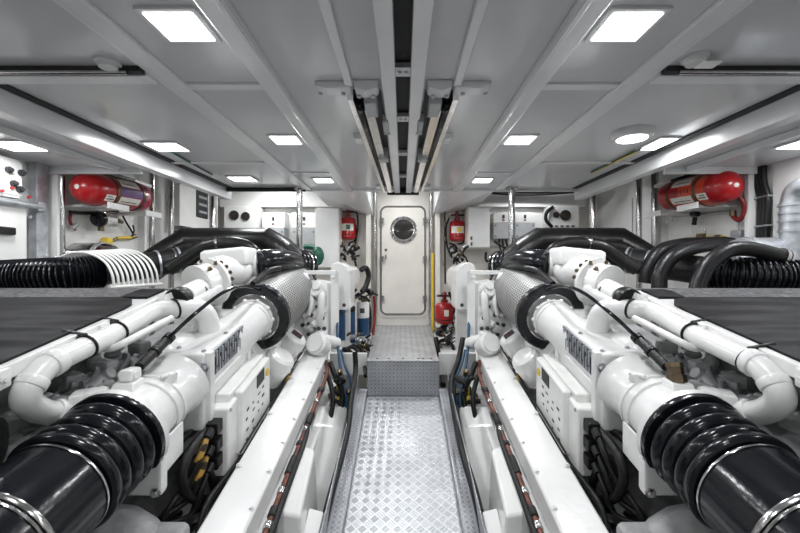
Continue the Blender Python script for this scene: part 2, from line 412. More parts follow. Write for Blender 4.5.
# pillars flanking the door
for s, w in ((-1, 1), (1, 1)):
    trim(MB().box((s*.455, YF-.10, (LZ+HB)/2), (.06, .20, HB-LZ)), 'cream', bevel=.006)
    o = MB().cyl((s*.375, YF-.06, LZ), (s*.375, YF-.06, HB-.01), .022, 14).build('pillar_pipe', 'steel')
    tag(o, 'polished steel pipe upright %s of the watertight door' % ('left' if s < 0 else 'right'), 'pipe', 'pipes beside the door')
o = MB().box((.392, YF-.09, (zz(253)+zz(330))/2), (.035, .018, zz(253)-zz(330)), .006).build('fiddle_strip', 'yellow')
tag(o, 'yellow upright strip on the steel pipe right of the door', 'strip')
t = thing('conduit', 'thin dark pipe with brass fittings running down the pillar right of the door', 'pipe', (yy(443), YF-.23, zz(290)))
MB().tube([(yy(443), YF-.22, zz(192)), (yy(443), YF-.22, zz(240)), (yy(443.5), YF-.22, zz(283))], .012, 4, 8).build('pipe', 'rubberm', t)
mb = MB()
for py in (196, 224, 238, 262): mb.cyl((yy(443), YF-.22, zz(py)), (yy(443), YF-.22, zz(py+4)), .019, 10)
mb.each('fitting', 'bronze', t)

# ------------------------------------------------------------------ lamps
def area(loc, size, power, rx=0):
    l = bpy.data.lights.new('lamp_light', 'AREA'); l.shape = 'SQUARE'; l.size = size; l.energy = power; l.color = (.97, .985, 1.0)
    o = bpy.data.objects.new('lamp_light', l); C.objects.link(o); return o, V(loc)
def lamp(x, y, z, label, power, w=.165, dd=.165, group='square LED ceiling lights'):
    t = thing('ceiling_light', label, 'light', (x, y, z), group)
    MB().box((x, y, z-.005), (w+.035, dd+.035, .010)).build('frame', 'lens', t, bevel=.002)
    MB().box((x, y, z-.0115), (w, dd, .004)).build('diffuser', 'led', t)
    o, L = area((x, y, z-.02), min(w, dd), power); o.parent = t; o.location = L-V((x, y, z))
PW = 5.2
XL = .735
names = {1.257: 'nearest and largest', 2.39: 'middle', 3.52: 'farthest'}
for s in (-1, 1):
    sd = 'left' if s < 0 else 'right'
    for y in (-1.0, .08, 1.257, 2.39, 3.52):
        if y < 1: l = 'square white ceiling light behind the camera, %s' % sd
        else: l = 'square ceiling light %s of the centre slot, %s of three' % (sd, names[y])
        lamp(s*XL, y, HC, l, PW*1.25 if y > 2 else PW if y > 1 else PW*.75, .155, .145)
lamp(-1.57, 2.53, HC, 'bright LED ceiling light near the left coaming above the red cylinder', PW*.75, .2, .16)
lamp(-1.46, 3.46, HC, 'LED ceiling light far back over the left exhaust duct', PW*.75, .2, .16)
lamp(1.655, 2.47, HC, 'bright LED ceiling strip beside the round ceiling lamp on the right', PW, .10, .22)
lamp(-2.29, 2.26, CZ+.72, 'LED light under the low outer ceiling above the left switch box', PW*.75, .2, .16)
lamp(2.36, 2.22, CZ+.72, 'LED light under the low outer ceiling at the right edge', PW*.75, .2, .16)
for s in (-1, 1):
    lamp(s*2.3, .7, CZ+.72, 'square ceiling light over the near end of the %s platform, out of view' % ('left' if s < 0 else 'right'), PW*.75, .2, .16)
    lamp(s*1.6, 4.55, HB if s < 0 else HB-.062, 'added fill light hidden in the raised deck head over the %s chargers' % ('left' if s < 0 else 'right'), 9 if s < 0 else 12, .2, .16)  # added lamps, out of sight, to brighten the far side walls
lamp(0, 4.55, HB, 'added fill light hidden in the raised deck head before the white door', 5.5, .2, .16)  # added lamp, out of sight, to brighten the door end
x, y = (632-VX)/F*2.26, 2.26
t = thing('round_ceiling_light', 'round grey bulkhead lamp on the ceiling right of centre', 'light', (x, y, HC))
MB().lathe((x, y, HC), (0, 0, -1), [(0, .115), (.03, .115), (.045, .105), (.045, .085)], 32, cap=False).build('housing', 'lens', t)
MB().lathe((x, y, HC-.03), (0, 0, -1), [(0, .086), (.018, .08), (.026, .04), (.027, 0)], 28).build('lens', 'led', t)
o, L = area((x, y, HC-.06), .14, 2); o.parent = t; o.location = L-V((x, y, HC))
for px, py, l in ((108, 61, 'left'), (695, 57, 'right')):
    Y = F*.8/(VY-py); x = (px-VX)/F*Y
    t = thing('smoke_detector', 'small round detector on the ceiling, %s of the large square light' % l, 'detector', (x, Y, HC), 'ceiling detectors')
    MB().lathe((x, Y, HC), (0, 0, -1), [(0, .045), (.012, .045), (.014, .035), (.028, .032), (.03, .0)], 24).build('body', 'lens', t)
    if l == 'right': MB().box((x+.05, Y, HC-.03), (.07, .05, .006), .002).build('cover_plate', 'nylon', t)

# ------------------------------------------------------------------ the two engines (mirror images of each other)
def make_engine(s):
    left = s > 0
    side = 'left' if left else 'right'
    def E(u, Y, h): return V((-s*u, Y, CZ+h))
    def Q(px, py, u):                                   # pixel of the left engine, u metres off the centreline
        Y = F*u/(VX-px); return E(u, Y, -(py-VY)/F*Y)
    def A(Y): return -.65+SLOPE*(Y-1.5)                 # centre line of the charge-air casing
    AX = E(0, 1, SLOPE)-E(0, 0, 0)
    def T(u, Y, dh): return E(u, Y, A(Y)+dh)            # relative to that line
    def sl(u0, u1, y0, y1, t0, t1):                     # block between two lines parallel to the engine axis
        return [T(u0, y0, t0), T(u1, y0, t0), T(u1, y1, t0), T(u0, y1, t0), T(u0, y0, t1), T(u1, y0, t1), T(u1, y1, t1), T(u0, y1, t1)]
    eng = thing('diesel_engine', 'large white painted marine diesel engine %s of the tread plate walkway' % side, 'engine', E(1.1, 2.3, -1.75), 'white main engines')
    # ---- grey crankcase and white upper body
    mb = MB().hexa(sl(.66, 1.52, 1.42, 3.35, -.85, -.58), .03)
    mb.hexa(sl(.80, 1.42, 1.30, 1.45, -.75, -.30), .03)
    for k in range(5):
        y = 1.62+k*.36
        mb.hexa(sl(.64, .67, y, y+.06, -.8, -.42), .008)
        mb.hexa(sl(1.51, 1.56, y, y+.06, -.75, -.42), .01)
    mb.ball(T(1.1, 1.40, -.42), .24, (1, .55, .85)).lathe(T(1.1, 1.22, -.5), AX, [(0, .10), (.05, .13), (.1, .2), (.16, .26)], 28)
    for k in range(9):
        a = PI*k/8; mb.bolt(T(1.1+.235*math.cos(a), 1.36, -.5+.235*math.sin(a)), -AX, .012, .016)
    mb.build('crankcase', 'greyp', eng)
    mb = MB().prism([T(u, 1.95, t) for u, t in ((.99, -.42), (.99, -.10), (1.0, -.02), (1.04, .06), (1.36, .06), (1.50, -.14), (1.50, -.42))], E(0, 1.42, 1.42*SLOPE)-E(0, 0, 0), .02)
    mb.prism([T(u, 2.45, t) for u, t in ((.90, -.42), (.90, -.18), (1.0, -.05), (1.1, -.05), (1.1, -.42))], E(0, .9, .9*SLOPE)-E(0, 0, 0), .02)
    mb.build('cylinder_block', 'white', eng)
    # near-end grey castings between the coolant pipe and the casing
    mb = MB().hexa(sl(1.27, 1.60, 1.36, 2.6, -.42, .03), .03)
    rnd = random.Random(3)
    for k in range(34):
        y = 1.36+rnd.random()*.75; u = 1.27+rnd.random()*.26; tt = .02+rnd.random()*.09
        if k % 3 == 0: mb.cyl(T(u, y, tt), T(u+rnd.uniform(-.09, .09), y+rnd.uniform(-.05, .12), tt+rnd.uniform(-.02, .03)), .018+rnd.random()*.018, 12, bev=.004)
        elif k % 3 == 1: mb.ball(T(u, y, tt), .03+rnd.random()*.03, (1, 1.3, .7))
        else:
            q = T(u, y, tt+.03); mb.box(q, (.07, .09, .06), .012, Matrix.Rotation(rnd.random()*1.5, 3, 'Z')); mb.bolt(q+V((0, 0, .03)), (0, 0, 1), .009, .01)
    mb.build('cylinder_head', 'greyw', eng)
    mb = MB()
    for y, u in ((1.52, 1.36), (1.66, 1.42), (1.8, 1.38), (1.98, 1.46)):
        mb.tube([T(u, y, .03), T(u-.04, y+.05, .12), T(u+.05, y+.15, .10), T(u+.08, y+.2, .03)], .012, 5, 8)
    mb.each('injector_pipe', 'galv', eng)

    # ---- long white valve cover beside the walkway
    def ci(Y): return -1.03+.20*(Y-1.61)
    def co(Y): return -1.00+.207*(Y-1.61)
    y0, y1 = 1.22, 3.18
    vc = MB().hexa([E(.62, y0, ci(y0)-.10), E(.82, y0, co(y0)-.14), E(.82, y1, co(y1)-.14), E(.62, y1, ci(y1)-.10),
                    E(.625, y0, ci(y0)), E(.80, y0, co(y0)), E(.80, y1, co(y1)), E(.625, y1, ci(y1))], .012, 3)
    vc.hexa([E(.60, y0, ci(y0)-.125), E(.63, y0, ci(y0)-.125), E(.63, y1, ci(y1)-.125), E(.60, y1, ci(y1)-.125),
             E(.60, y0, ci(y0)-.105), E(.63, y0, ci(y0)-.105), E(.63, y1, ci(y1)-.105), E(.60, y1, ci(y1)-.105)], .004)
    vc = vc.build('valve_cover', 'white', eng)
    for k in range(9):
        y = 1.40+k*.21
        for uu, hh in ((.643, ci(y)), (.785, co(y))):
            if uu > .7 and k % 2: continue
            MB().lathe(E(uu, y, hh+.001), (0, -.2, 1), [(0, .014), (.004, .014), (.0041, .009), (.011, .008)], 8).build('cover_bolt', 'white', vc)
    MB().hexa([E(.810, 1.9, co(1.9)+.002), E(.818, 1.9, co(1.9)+.002), E(.818, 3.2, co(3.2)+.002), E(.810, 3.2, co(3.2)+.002),
               E(.810, 1.9, co(1.9)+.009), E(.818, 1.9, co(1.9)+.009), E(.818, 3.2, co(3.2)+.009), E(.810, 3.2, co(3.2)+.009)]).build('cover_gasket', 'rubberm', vc)
    # inner bank wall under the cover
    mb = MB().hexa([E(.64, 1.3, ci(1.3)-.5), E(.9, 1.3, ci(1.3)-.5), E(.9, 3.3, ci(3.3)-.5), E(.64, 3.3, ci(3.3)-.5),
                    E(.64, 1.3, ci(1.3)-.12), E(.9, 1.3, ci(1.3)-.14), E(.9, 3.3, ci(3.3)-.14), E(.64, 3.3, ci(3.3)-.12)])
    for k in range(7):
        y = 1.45+k*.27
        mb.box(E(.632, y, ci(y)-.16), (.03, .07, .05), .01)
    mb.build('bank_wall', 'white', eng)
    # ---- three rocker covers
    for i, (px, py) in enumerate(((305, 318), (293, 336.5), (279.5, 357))):
        c = Q(px, py+3, .84); d = (E(-.60, -.12, .75)-E(0, 0, 0)).normalized()
        rc = MB().lathe(c-d*.16, d, [(0, .104), (.17, .100), (.195, .092), (.21, .072), (.214, .0)], 26)
        for k in range(6):
            a = 2*PI*k/6; x_, y_, z_ = frame(d)
            rc.bolt(c-d*.05+(x_*math.cos(a)+y_*math.sin(a))*.104, d, .008, .02)
        rc = rc.build('rocker_cover', 'white', eng, 30)
        if i == 1:
            x_, y_, z_ = frame(d); q = c+d*.05
            ym = V((0, 1, SLOPE)).normalized(); w = d.cross(ym).normalized(); ym = w.cross(d)
            R = Matrix((w, ym, d)).transposed()
            MB().box(c+d*.0545, (.085, .075, .004), .001, R).build('rating_plate', 'ink', rc)
            MB().box(c+d*.057, (.07, .018, .003), .001, R).box(c+d*.057+ym*.025, (.07, .01, .003), .001, R).build('plate_print', 'copper', rc)
        else:
            x_, y_, z_ = frame(d)
    lg = Q(287.5, 377, .82)
    MB().box(lg, (.012, .055, .05), .003).build('warning_sticker', 'yellow', eng)

    # ---- control unit: base box, raised cover, three plugs
    def cu(Y): return -.645+SLOPE*(Y-1.96)
    def slabh(u0, u1, y0, y1, b0, b1): return [E(u0, y0, cu(y0)+b0), E(u1, y0, cu(y0)+b0), E(u1, y1, cu(y1)+b0), E(u0, y1, cu(y1)+b0),
                                               E(u0, y0, cu(y0)+b1), E(u1, y0, cu(y0)+b1), E(u1, y1, cu(y1)+b1), E(u0, y1, cu(y1)+b1)]
    ec = MB().hexa(slabh(.86, .97, 1.87, 2.40, -.375, -.04), .012, 3).hexa(slabh(.88, .99, 1.93, 2.40, -.34, .0), .01, 3).build('control_unit', 'nylon', eng)
    cv = MB().hexa(slabh(.835, .88, 1.975, 2.39, -.345, -.012), .014, 3).build('unit_cover', 'nylon', ec)
    MB().hexa(slabh(.831, .836, 2.17, 2.28, -.10, -.028), .001).build('display_window', 'ink', ec)
    MB().lathe(E(.8345, 2.335, cu(2.335)-.085), E(-1, 0, 0)-E(0, 0, 0), [(0, .024), (.003, .024), (.004, 0)], 20).build('yellow_sticker', 'yellow', ec)
    pr = MB(); rn = random.Random(5)
    for k in range(14):
        y = 2.02+(k%4)*.075+rn.random()*.02; b = -.14-(k//4)*.05-rn.random()*.012
        pr.hexa(slabh(.8325, .836, y, y+.012+.02*rn.random(), b, b+.006+.006*rn.random()))
    pr.each('printed_mark', 'ink', ec)
    for k in range(3):
        b = -.11-k*.082
        pl = MB().hexa(slabh(.885, .945, 1.815, 1.87, b-.028, b+.03), .006).cyl(E(.915, 1.81, cu(1.87)+b-.005), E(.915, 1.77, cu(1.87)+b-.03), .022, 14, bev=.004).build('plug', 'rubberm', ec)
        q = E(.915, 1.77, cu(1.87)+b-.03)
        end = E(.99+.03*k, 1.62, -1.07-.02*k)
        MB().tube([q, q+V((s*.0, -.05, -.05)), q+V((-s*.03, -.09, -.14)), end+V((0, -.05, .03)), end+V((-s*.02, .1, -.05))], .0135, 6, 10).build('plug_cable', 'rubberm', pl)
        if k < (2 if left else 0): MB().tube([q+V((0, -.005, -.003)), q+V((0, -.05, -.05)), q+V((-s*.014, -.062, -.075))], .0145, 5, 10).build('cable_sleeve', 'ochre', pl)
    mb = MB()
    for y, b in ((1.875, -.055), (1.875, -.36), (2.38, -.02), (1.955, -.36)): mb.bolt(E(.862, y+.02, cu(y)+b), E(-1, 0, 0)-E(0, 0, 0), .008, .008)
    mb.each('unit_screw', 'galv', ec)

    # ---- charge air casing: cylinder, split clamp, square end plate
    y = 1.46
    cs = MB().lathe(E(1.1, 1.455, A(1.455)), AX, [(0, .150), (.0, .188), (.03, .188), (.042, .160), (.055, .143), (.17, .134), (.172, .143), (.19, .146), (.192, .139), (.215, .139), (.217, .146), (.235, .143), (.237, .133), (.29, .133), (.33, .138), (.37, .150), (.39, .165)], 44, cap=False)
    cs.hexa(sl(.925, 1.12, 1.455, 1.50, -.225, -.09), .012).hexa(sl(.958, .97, 1.48, 1.66, -.195, -.06), .004)
    cs.build('air_casing', 'white', eng, 30)
    mb = MB()
    for u, tt in ((.945, -.205), (1.08, -.21)): mb.bolt(T(u, 1.452, tt), -AX, .014, .014)
    mb.each('flange_bolt', 'steel', eng)
    lug = MB().box(T(1.02, 1.665, .128), (.045, .04, .04), .008).cyl(T(1.0, 1.68, .14), T(1.04, 1.63, .145), .009)
    lug.build('clamp_lug', 'white', eng)
    # boss with fitting on the crown of the casing, harness rod leaving forward
    b0 = T(1.13, 1.565, .138)
    MB().hexa([b0+V(q) for q in ((-.055, -.05, -.03), (.055, -.05, -.03), (.055, .05, -.02), (-.055, .05, -.02), (-.04, -.035, .022), (.04, -.035, .022), (.04, .035, .032), (-.04, .035, .032))], .006).build('boss', 'white', eng)
    hd = b0+V((0, 0, .02))
    if left: MB().box(hd+V((0, .01, .03)), (.055, .07, .05), .012).cyl(hd+V((-.035, .0, .03)), hd+V((.035, .0, .03)), .014).build('sensor_head', 'white', eng)
    else: MB().lathe(hd, (0, .25, 1), [(0, .036), (.03, .036), (.032, .03), (.06, .03), (.062, .034), (.08, .03)], 6).build('sensor_head', 'bronze', eng)
    k0 = hd+V((s*.01, .05, .05))
    rod = MB().cyl(k0, E(1.12, 1.82, -.345), .021, 12).cyl(k0+(E(1.12, 1.82, -.345)-k0)*.45, k0+(E(1.12, 1.82, -.345)-k0)*.55, .026, 12).cyl(k0+(E(1.12, 1.82, -.345)-k0)*.92, E(1.12, 1.83, -.34), .026, 12).build('harness_boot', 'rubberm', eng)
    MB().tube([E(1.12, 1.80, -.35), Q(190, 318, 1.01), Q(212, 300, .97), Q(228, 290, .95), Q(243, 286, .94), Q(262, 290, .93)], .0095, 6, 8).build('harness', 'rubber', eng)

    # ---- after-cooler housing with the slotted side grille
    hs = MB().hexa(sl(.955, 1.235, 1.83, 2.33, -.22, .155), .014, 3)
    hs.hexa(sl(.93, 1.235, 1.84, 1.885, -.22, .158), .010)                 # near end plate
    hs.hexa(sl(.935, .96, 1.84, 2.34, -.03, -.012), .004).hexa(sl(.94, 1.0, 2.31, 2.36, -.26, .12), .01)
    hs.ball(T(1.19, 2.0, .10), .135, (.8, 1.1, .72)).ball(T(1.12, 2.22, .10), .10, (1.1, 1.2, .8))
    hs.hexa(sl(1.12, 1.25, 1.77, 1.88, .10, .150), .012)
    hs = hs.build('cooler_housing', 'white', eng)
    for u, y, tt in ((.975, 1.86, .157), (.975, 2.09, .156), (.975, 2.31, .156), (1.12, 1.90, .156), (1.2, 1.80, .152)):
        MB().bolt(T(u, y, tt), (0, -SLOPE, 1), .009, .009).build('housing_bolt', 'galv', hs)
    MB().bolt(T(.96, 1.838, .09), -AX, .016, .016).bolt(T(1.21, 1.838, -.18), -AX, .014, .014).each('end_plate_bolt', 'galv', hs)
    gr = MB().hexa(sl(.946, .956, 1.895, 2.30, .012, .142), .002).build('side_grille', 'galv', hs)
    fb = MB()
    for k in range(13):
        y = 1.905+k*.030; up = k % 2
        fb.hexa(sl(.9435, .947, y, y+.016, .045 if up else .020, .134 if up else .105))
        if k % 3 == 0: fb.hexa(sl(.9435, .947, y, y+.03, .068, .078))
    for y in (1.90, 2.28):
        for tt in (.028, .126): fb.hexa(sl(.9435, .947, y-.008, y+.008, tt-.007, tt+.007))
    fb.build('grille_slot', 'ink', gr)
    mb = MB()
    for k in range(12):
        y = 1.918+k*.030; up = k % 2
        mb.hexa(sl(.938, .947, y, y+.012, .022 if up else .058, .088 if up else .132), .002)
    mb.each('grille_fin', 'galv', gr)

    # ---- air filter: perforated drum between two black end rings, white neck
    f0 = Q(254.5, 318, .98); f1 = Q(292, 288, .98); fd = (f1-f0).normalized(); L = (f1-f0).length; FR = .217
    af = MB().lathe(f0+fd*.06, fd, [(0, FR), (L-.06, FR*1.02)], 64, cap=False)
    af = af.build('air_filter', 'mesh', eng)
    MB().lathe(f0, fd, [(.03, FR*.70), (.0, FR*.74), (-.005, FR*.98), (.008, FR*1.04), (.055, FR*1.04), (.065, FR*1.0)], 48, cap=False).build('filter_end_ring', 'rubber', af)
    MB().lathe(f0+fd*(L-.02), fd, [(0, FR*1.02), (.005, FR*1.06), (.04, FR*1.06), (.05, FR), (.055, .1), (.055, .001)], 48, cap=False).build('filter_end_cap', 'rubberm', af)
    MB().lathe(f0, fd, [(.045, FR*.5), (.02, FR*.55), (.01, FR*.71), (.0, FR*.75), (-.005, FR*.72), (.005, FR*.66), (.02, FR*.58)], 44, cap=False).build('filter_inner_ring', 'steel', af)
    nk0 = f0-fd*.19
    nk = MB().lathe(nk0, fd, [(.105, .122), (.13, .120), (.145, .120), (.147, .132), (.166, .132), (.168, .121), (.25, .115)], 36)
    x_, y_, z_ = frame(fd); rings = []
    ca = T(1.10, 2.12, .0); cb = nk0+fd*.112
    for k in range(7):
        f = k/6; g = f*f*(3-2*f); c_ = ca.lerp(cb, f); ring = []
        for j in range(32):
            a = 2*PI*j/32; ex = .45+.55*g
            cc, ss = math.cos(a), math.sin(a)
            q0 = V((math.copysign(abs(cc)**ex, cc)*.135, 0, math.copysign(abs(ss)**ex, ss)*.135)); q1 = V((1, 0, 0))*cc*.121+V((0, -fd.z, fd.y)).normalized()*ss*.121
            ring.append(c_+q0.lerp(q1, g))
        rings.append(ring)
    nk.loft(rings)
    x_, y_, z_ = frame(fd)
    for k in range(10):
        a = 2*PI*k/10; nk.ball(nk0+fd*.156+(x_*math.cos(a)+y_*math.sin(a))*.131, .014, seg=10)
    nk.build('filter_neck', 'white', eng, 30)
    # ---- turbo charger casting and the black elbow to the filter
    tc = MB().ball(Q(228, 271, 1.22), .165, (1.0, .85, .80)).ball(Q(205, 281, 1.30), .13, (1, 1, .8))
    c = Q(229, 264, 1.22)
    tc.box(c+V((0, .02, .04)), (.32, .24, .13), .03, Matrix.Rotation(-.1*s, 3, 'Y'))
    tc.lathe(Q(250, 264, 1.12), V((s, .25, .02)), [(-.05, .10), (.0, .09), (.005, .088), (.007, .096), (.02, .096), (.022, .088), (.05, .086)], 28)
    tc.lathe(Q(213, 281, 1.20), V((-s*.35, -.9, -.2)), [(-.10, .001), (-.10, .04), (-.07, .045), (-.065, .085), (-.03, .09), (-.025, .115), (.0, .12), (.0, .15), (.02, .15), (.03, .12), (.1, .11), (.105, .125), (.125, .125), (.13, .1)], 28)
    tc.cyl(Q(214, 282, 1.20), Q(184, 297, 1.20), .062, 20, .06, .006)
    tc.cyl(Q(207, 268, 1.35), Q(222, 265, 1.35), .04, 14, bev=.005).box(Q(205, 266, 1.36), (.09, .06, .07), .015)
    tc.tube([Q(186, 306, 1.16), Q(200, 298, 1.16), Q(212, 293, 1.14), Q(222, 290, 1.1)], .035, 5, 12)
    tc.hexa(sl(1.0, 1.3, 2.36, 2.6, .04, .16), .03)
    tc = tc.build('turbocharger', 'white', eng, 30)
    mb = MB()
    for k in range(11):
        a = PI*(k/10)-.2; q = Q(213, 281, 1.20)
        mb.bolt(q+V((math.cos(a)*.135*1, -.03, math.sin(a)*.135)), (0, -1, -.2), .009, .012)
    for px, py in ((210, 270), (216, 264), (205, 290), (222, 297), (238, 262)): mb.bolt(Q(px, py, 1.15), (0, -.5, 1), .012, .02)
    mb.each('turbo_bolt', 'bronze', tc)
    MB().cyl(Q(182.5, 297.5, 1.2), Q(175, 301, 1.2), .064, 22, bev=.006).build('rubber_sleeve', 'rubberm', eng)
    MB().cyl(Q(175, 301, 1.2), Q(158, 304.5, 1.345), .05, 20).build('oil_pipe', 'white', eng)
    # ---- big white coolant pipe with its elbows at the near end
    P = [Q(78, 410, 1.27), Q(62, 413, 1.29), Q(43, 411.5, 1.295), Q(28, 403, 1.28), Q(27, 391, 1.27), Q(36, 377, 1.27), Q(52, 363, 1.27), Q(78, 350.5, 1.27), Q(117, 332, 1.27), Q(148, 314, 1.27), Q(163, 309, 1.24), Q(184, 309, 1.16), Q(204, 313, 1.10), T(1.09, 2.17, .075)]
    cp = MB().tube(P, .0415, 7, 20, rf=lambda q: .0425 if q < .75 else .0425+.02*(q-.75)/.25).build('coolant_pipe', 'white', eng, 50)
    def col(a, b, r): MB().cyl(a, b, r, 24, bev=.004).build('pipe_collar', 'white', cp)
    col(Q(53, 412.5, 1.293), Q(64, 412.5, 1.288), .049)
    col(Q(28.5, 388, 1.27), Q(35, 378.5, 1.27), .0475); col(Q(48, 366, 1.27), Q(59, 359.5, 1.27), .049)
    fm = MB(); q = Q(79, 408, 1.265)
    fm.box(q, (.05, .10, .125), .010, Matrix.Rotation(.5*s, 3, 'Z')).box(q+V((s*.05, .02, .02)), (.08, .09, .10), .02, Matrix.Rotation(.5*s, 3, 'Z')).cyl(q, T(1.13, 1.58, .03), .06, 20)
    fm.build('pipe_flange', 'white', cp)
    for px, py in ((117.5, 331.5), (86, 346.5)) if left else ((114, 333), (33+24, 361)):
        q = Q(px, py, 1.27)
        MB().torus(q, V((0, 1, SLOPE)), .0445, .006, 24, 8).cyl(q+V((0, 0, .045)), q+V((-s*.10, .01, .06)), .009, 8).build('pipe_clip', 'rubberm', cp)
    q = Q(175, 308.5, 1.19); MB().torus(q, V((s*.6, 1, .2)), .049, .006, 24, 8).build('pipe_clip', 'rubberm', cp)
    # second thinner white rail under it
    MB().tube([Q(98, 347, 1.32), Q(112, 348, 1.24), Q(128, 341, 1.19), Q(158, 325, 1.18), Q(172, 318, 1.16)], .016, 4, 10).build('pipe_support', 'white', eng)
    # ---- red-brown pipe along the valve cover with black wraps
    def rp(Y, o=0): return E(.575+o, Y, -1.09+.235*(Y-1.705))
    cu_ = MB().tube([rp(1.25), rp(1.8), rp(2.4), rp(2.85), rp(3.0)+V((-s*.04, .05, .02))], .0145, 5, 12).build('fuel_pipe', 'copper', eng)
    MB().tube([rp(1.25, -.028), rp(1.55, -.026), rp(1.8, -.022), rp(2.15, -.020), rp(2.3, -.0)], .015, 5, 10).build('wrapped_cable', 'rubberm', cu_)
    for y, w in ((1.45, .10), (1.66, .05), (1.90, .12), (2.1, .03), (2.28, .10), (2.62, .05)):
        MB().cyl(rp(y), rp(y+w), .021, 14, bev=.003).build('black_wrap', 'rubberm', cu_)
    for y in (1.60, 1.78, 2.22, 2.5): MB().cyl(rp(y), rp(y+.035), .019, 14, bev=.002).build('steel_sleeve', 'steel', cu_)
    # ---- feet beside the walkway
    MB().hexa([E(.415, 2.10, fl(2.1)-CZ-.12), E(.60, 2.10, fl(2.1)-CZ-.12), E(.60, 2.45, fl(2.4)-CZ-.12), E(.43, 2.45, fl(2.4)-CZ-.12),
               Q(345, 425, .42), Q(311, 425, .63), Q(318, 405, .62), Q(349, 405, .42)], .02, 3).build('mount_cap', 'white', eng)
    MB().hexa([E(.39, 1.62, -1.8), E(.62, 1.62, -1.8), E(.62, 2.0, -1.7), E(.43, 2.0, -1.7),
               E(.46, 1.70, -1.12), E(.56, 1.70, -1.10), E(.60, 2.12, -.98), E(.49, 2.12, -1.02)], .016, 3).build('engine_mount', 'white', eng)
    MB().hexa([E(.375, 1.50, -1.75), E(.46, 1.50, -1.75), E(.46, 1.86, -1.75), E(.375, 1.86, -1.75),
               E(.385, 1.50, -1.30), E(.46, 1.50, -1.27), E(.46, 1.86, -1.18), E(.385, 1.86, -1.20)], .01).build('mount_foot', 'white', eng)
    MB().hexa([E(.53, 1.3, -1.75), E(.66, 1.3, -1.75), E(.66, 3.3, -1.4), E(.53, 3.3, -1.4), E(.57, 1.3, -1.36), E(.66, 1.3, -1.34), E(.66, 3.3, -.98), E(.57, 3.3, -1.0)]).build('bed_rail', 'white', eng)
    # ---- far end: bracket plate, pumps and thermostat lumps
    bp = MB().hexa([Q(339, 352, .56), Q(331, 352, .62), E(.62, 3.30, -.70), E(.56, 3.32, -.70), Q(339, 272, .56), Q(331, 272, .62), E(.62, 3.30, -.05), E(.56, 3.32, -.05)], .008)
    bp.box(E(.72, 3.26, -.055), (.30, .06, .035), .006)
    bp.bolt(E(.585, 3.16, -.09), (0, -1, 0), .014, .016)
    bp.ball(E(.61, 3.2, -.64), .07, (1, 1, .8)).cyl(E(.66, 3.10, -.60), E(.56, 3.24, -.66), .05, 16, bev=.008)
    bp.build('end_bracket', 'white', eng)
    mb = MB(); rn = random.Random(11)
    mb.hexa([E(.64, 3.22, -.72), E(.95, 3.22, -.62), E(.95, 3.5, -.6), E(.64, 3.5, -.7), E(.64, 3.22, -.14), E(.95, 3.22, -.10), E(.95, 3.5, -.1), E(.64, 3.5, -.14)], .02)
    for k in range(26):
        q = E(.65+.19*rn.random(), 3.2, -.60+.48*rn.random()); r = .022+.028*rn.random()
        if k % 2: mb.cyl(q, q+V((s*rn.uniform(-.05, .05), -.04-.05*rn.random(), rn.uniform(-.06, .06))), r, 14, bev=.006)
        else: mb.ball(q, r*1.2, (1, 1, 1.3), 14)
    mb.tube([E(.70, 3.18, -.18), E(.67, 3.12, -.26), E(.68, 3.12, -.40), E(.72, 3.18, -.5)], .03, 5, 12)
    mb.tube([E(.78, 3.15, -.2), E(.75, 3.12, -.3), E(.78, 3.12, -.4)], .022, 5, 12)
    mb.lathe(E(.70, 3.05, -.62), V((-s*.3, -.9, .5)), [(-.1, .09), (0, .09), (.01, .075), (.03, .075), (.031, .05)], 22)
    mb.build('water_pump', 'white', eng)
    mb = MB()
    for k in range(16): mb.bolt(E(.64+.2*rn.random(), 3.15, -.60+.46*rn.random()), (0, -1, .2), .012, .02)
    mb.each('pump_bolt', 'ink', eng)
    # ---- dark loops and pipes below the control unit
    lp = MB()
    for P_, r_, u_ in (
        ([(213, 425), (200, 438), (188, 455), (182, 478), (190, 497), (206, 500), (214, 488), (209, 468), (216, 446)], .020, .94),
        ([(216, 437), (203, 468), (199, 498), (189, 522), (176, 548)], .019, .97),
        ([(203, 500), (213, 512), (212, 528), (200, 545)], .022, .92),
        ([(262, 420), (250, 440), (238, 462), (222, 482), (206, 505), (196, 540)], .013, .845),
        ([(196, 425), (192, 432), (184, 437), (179, 446), (182, 456)], .018, 1.02),
        ([(228, 468), (220, 490), (207, 512), (190, 520)], .017, .90)):
        lp.tube([Q(x_p, y_p, u_) for x_p, y_p in P_], r_, 6, 10)
    lp.each('engine_harness', 'rubberm', eng)
    MB().cyl(Q(208, 505, .94), Q(190, 522, .96), .026, 18, bev=.004).build('starter_solenoid', 'steel', eng)
    MB().cyl(Q(190, 522, .96), Q(176, 540, .97), .03, 16, bev=.006).box(Q(212, 470, .96), (.05, .06, .05), .012).each('starter_terminal', 'rubberm', eng)
    return eng

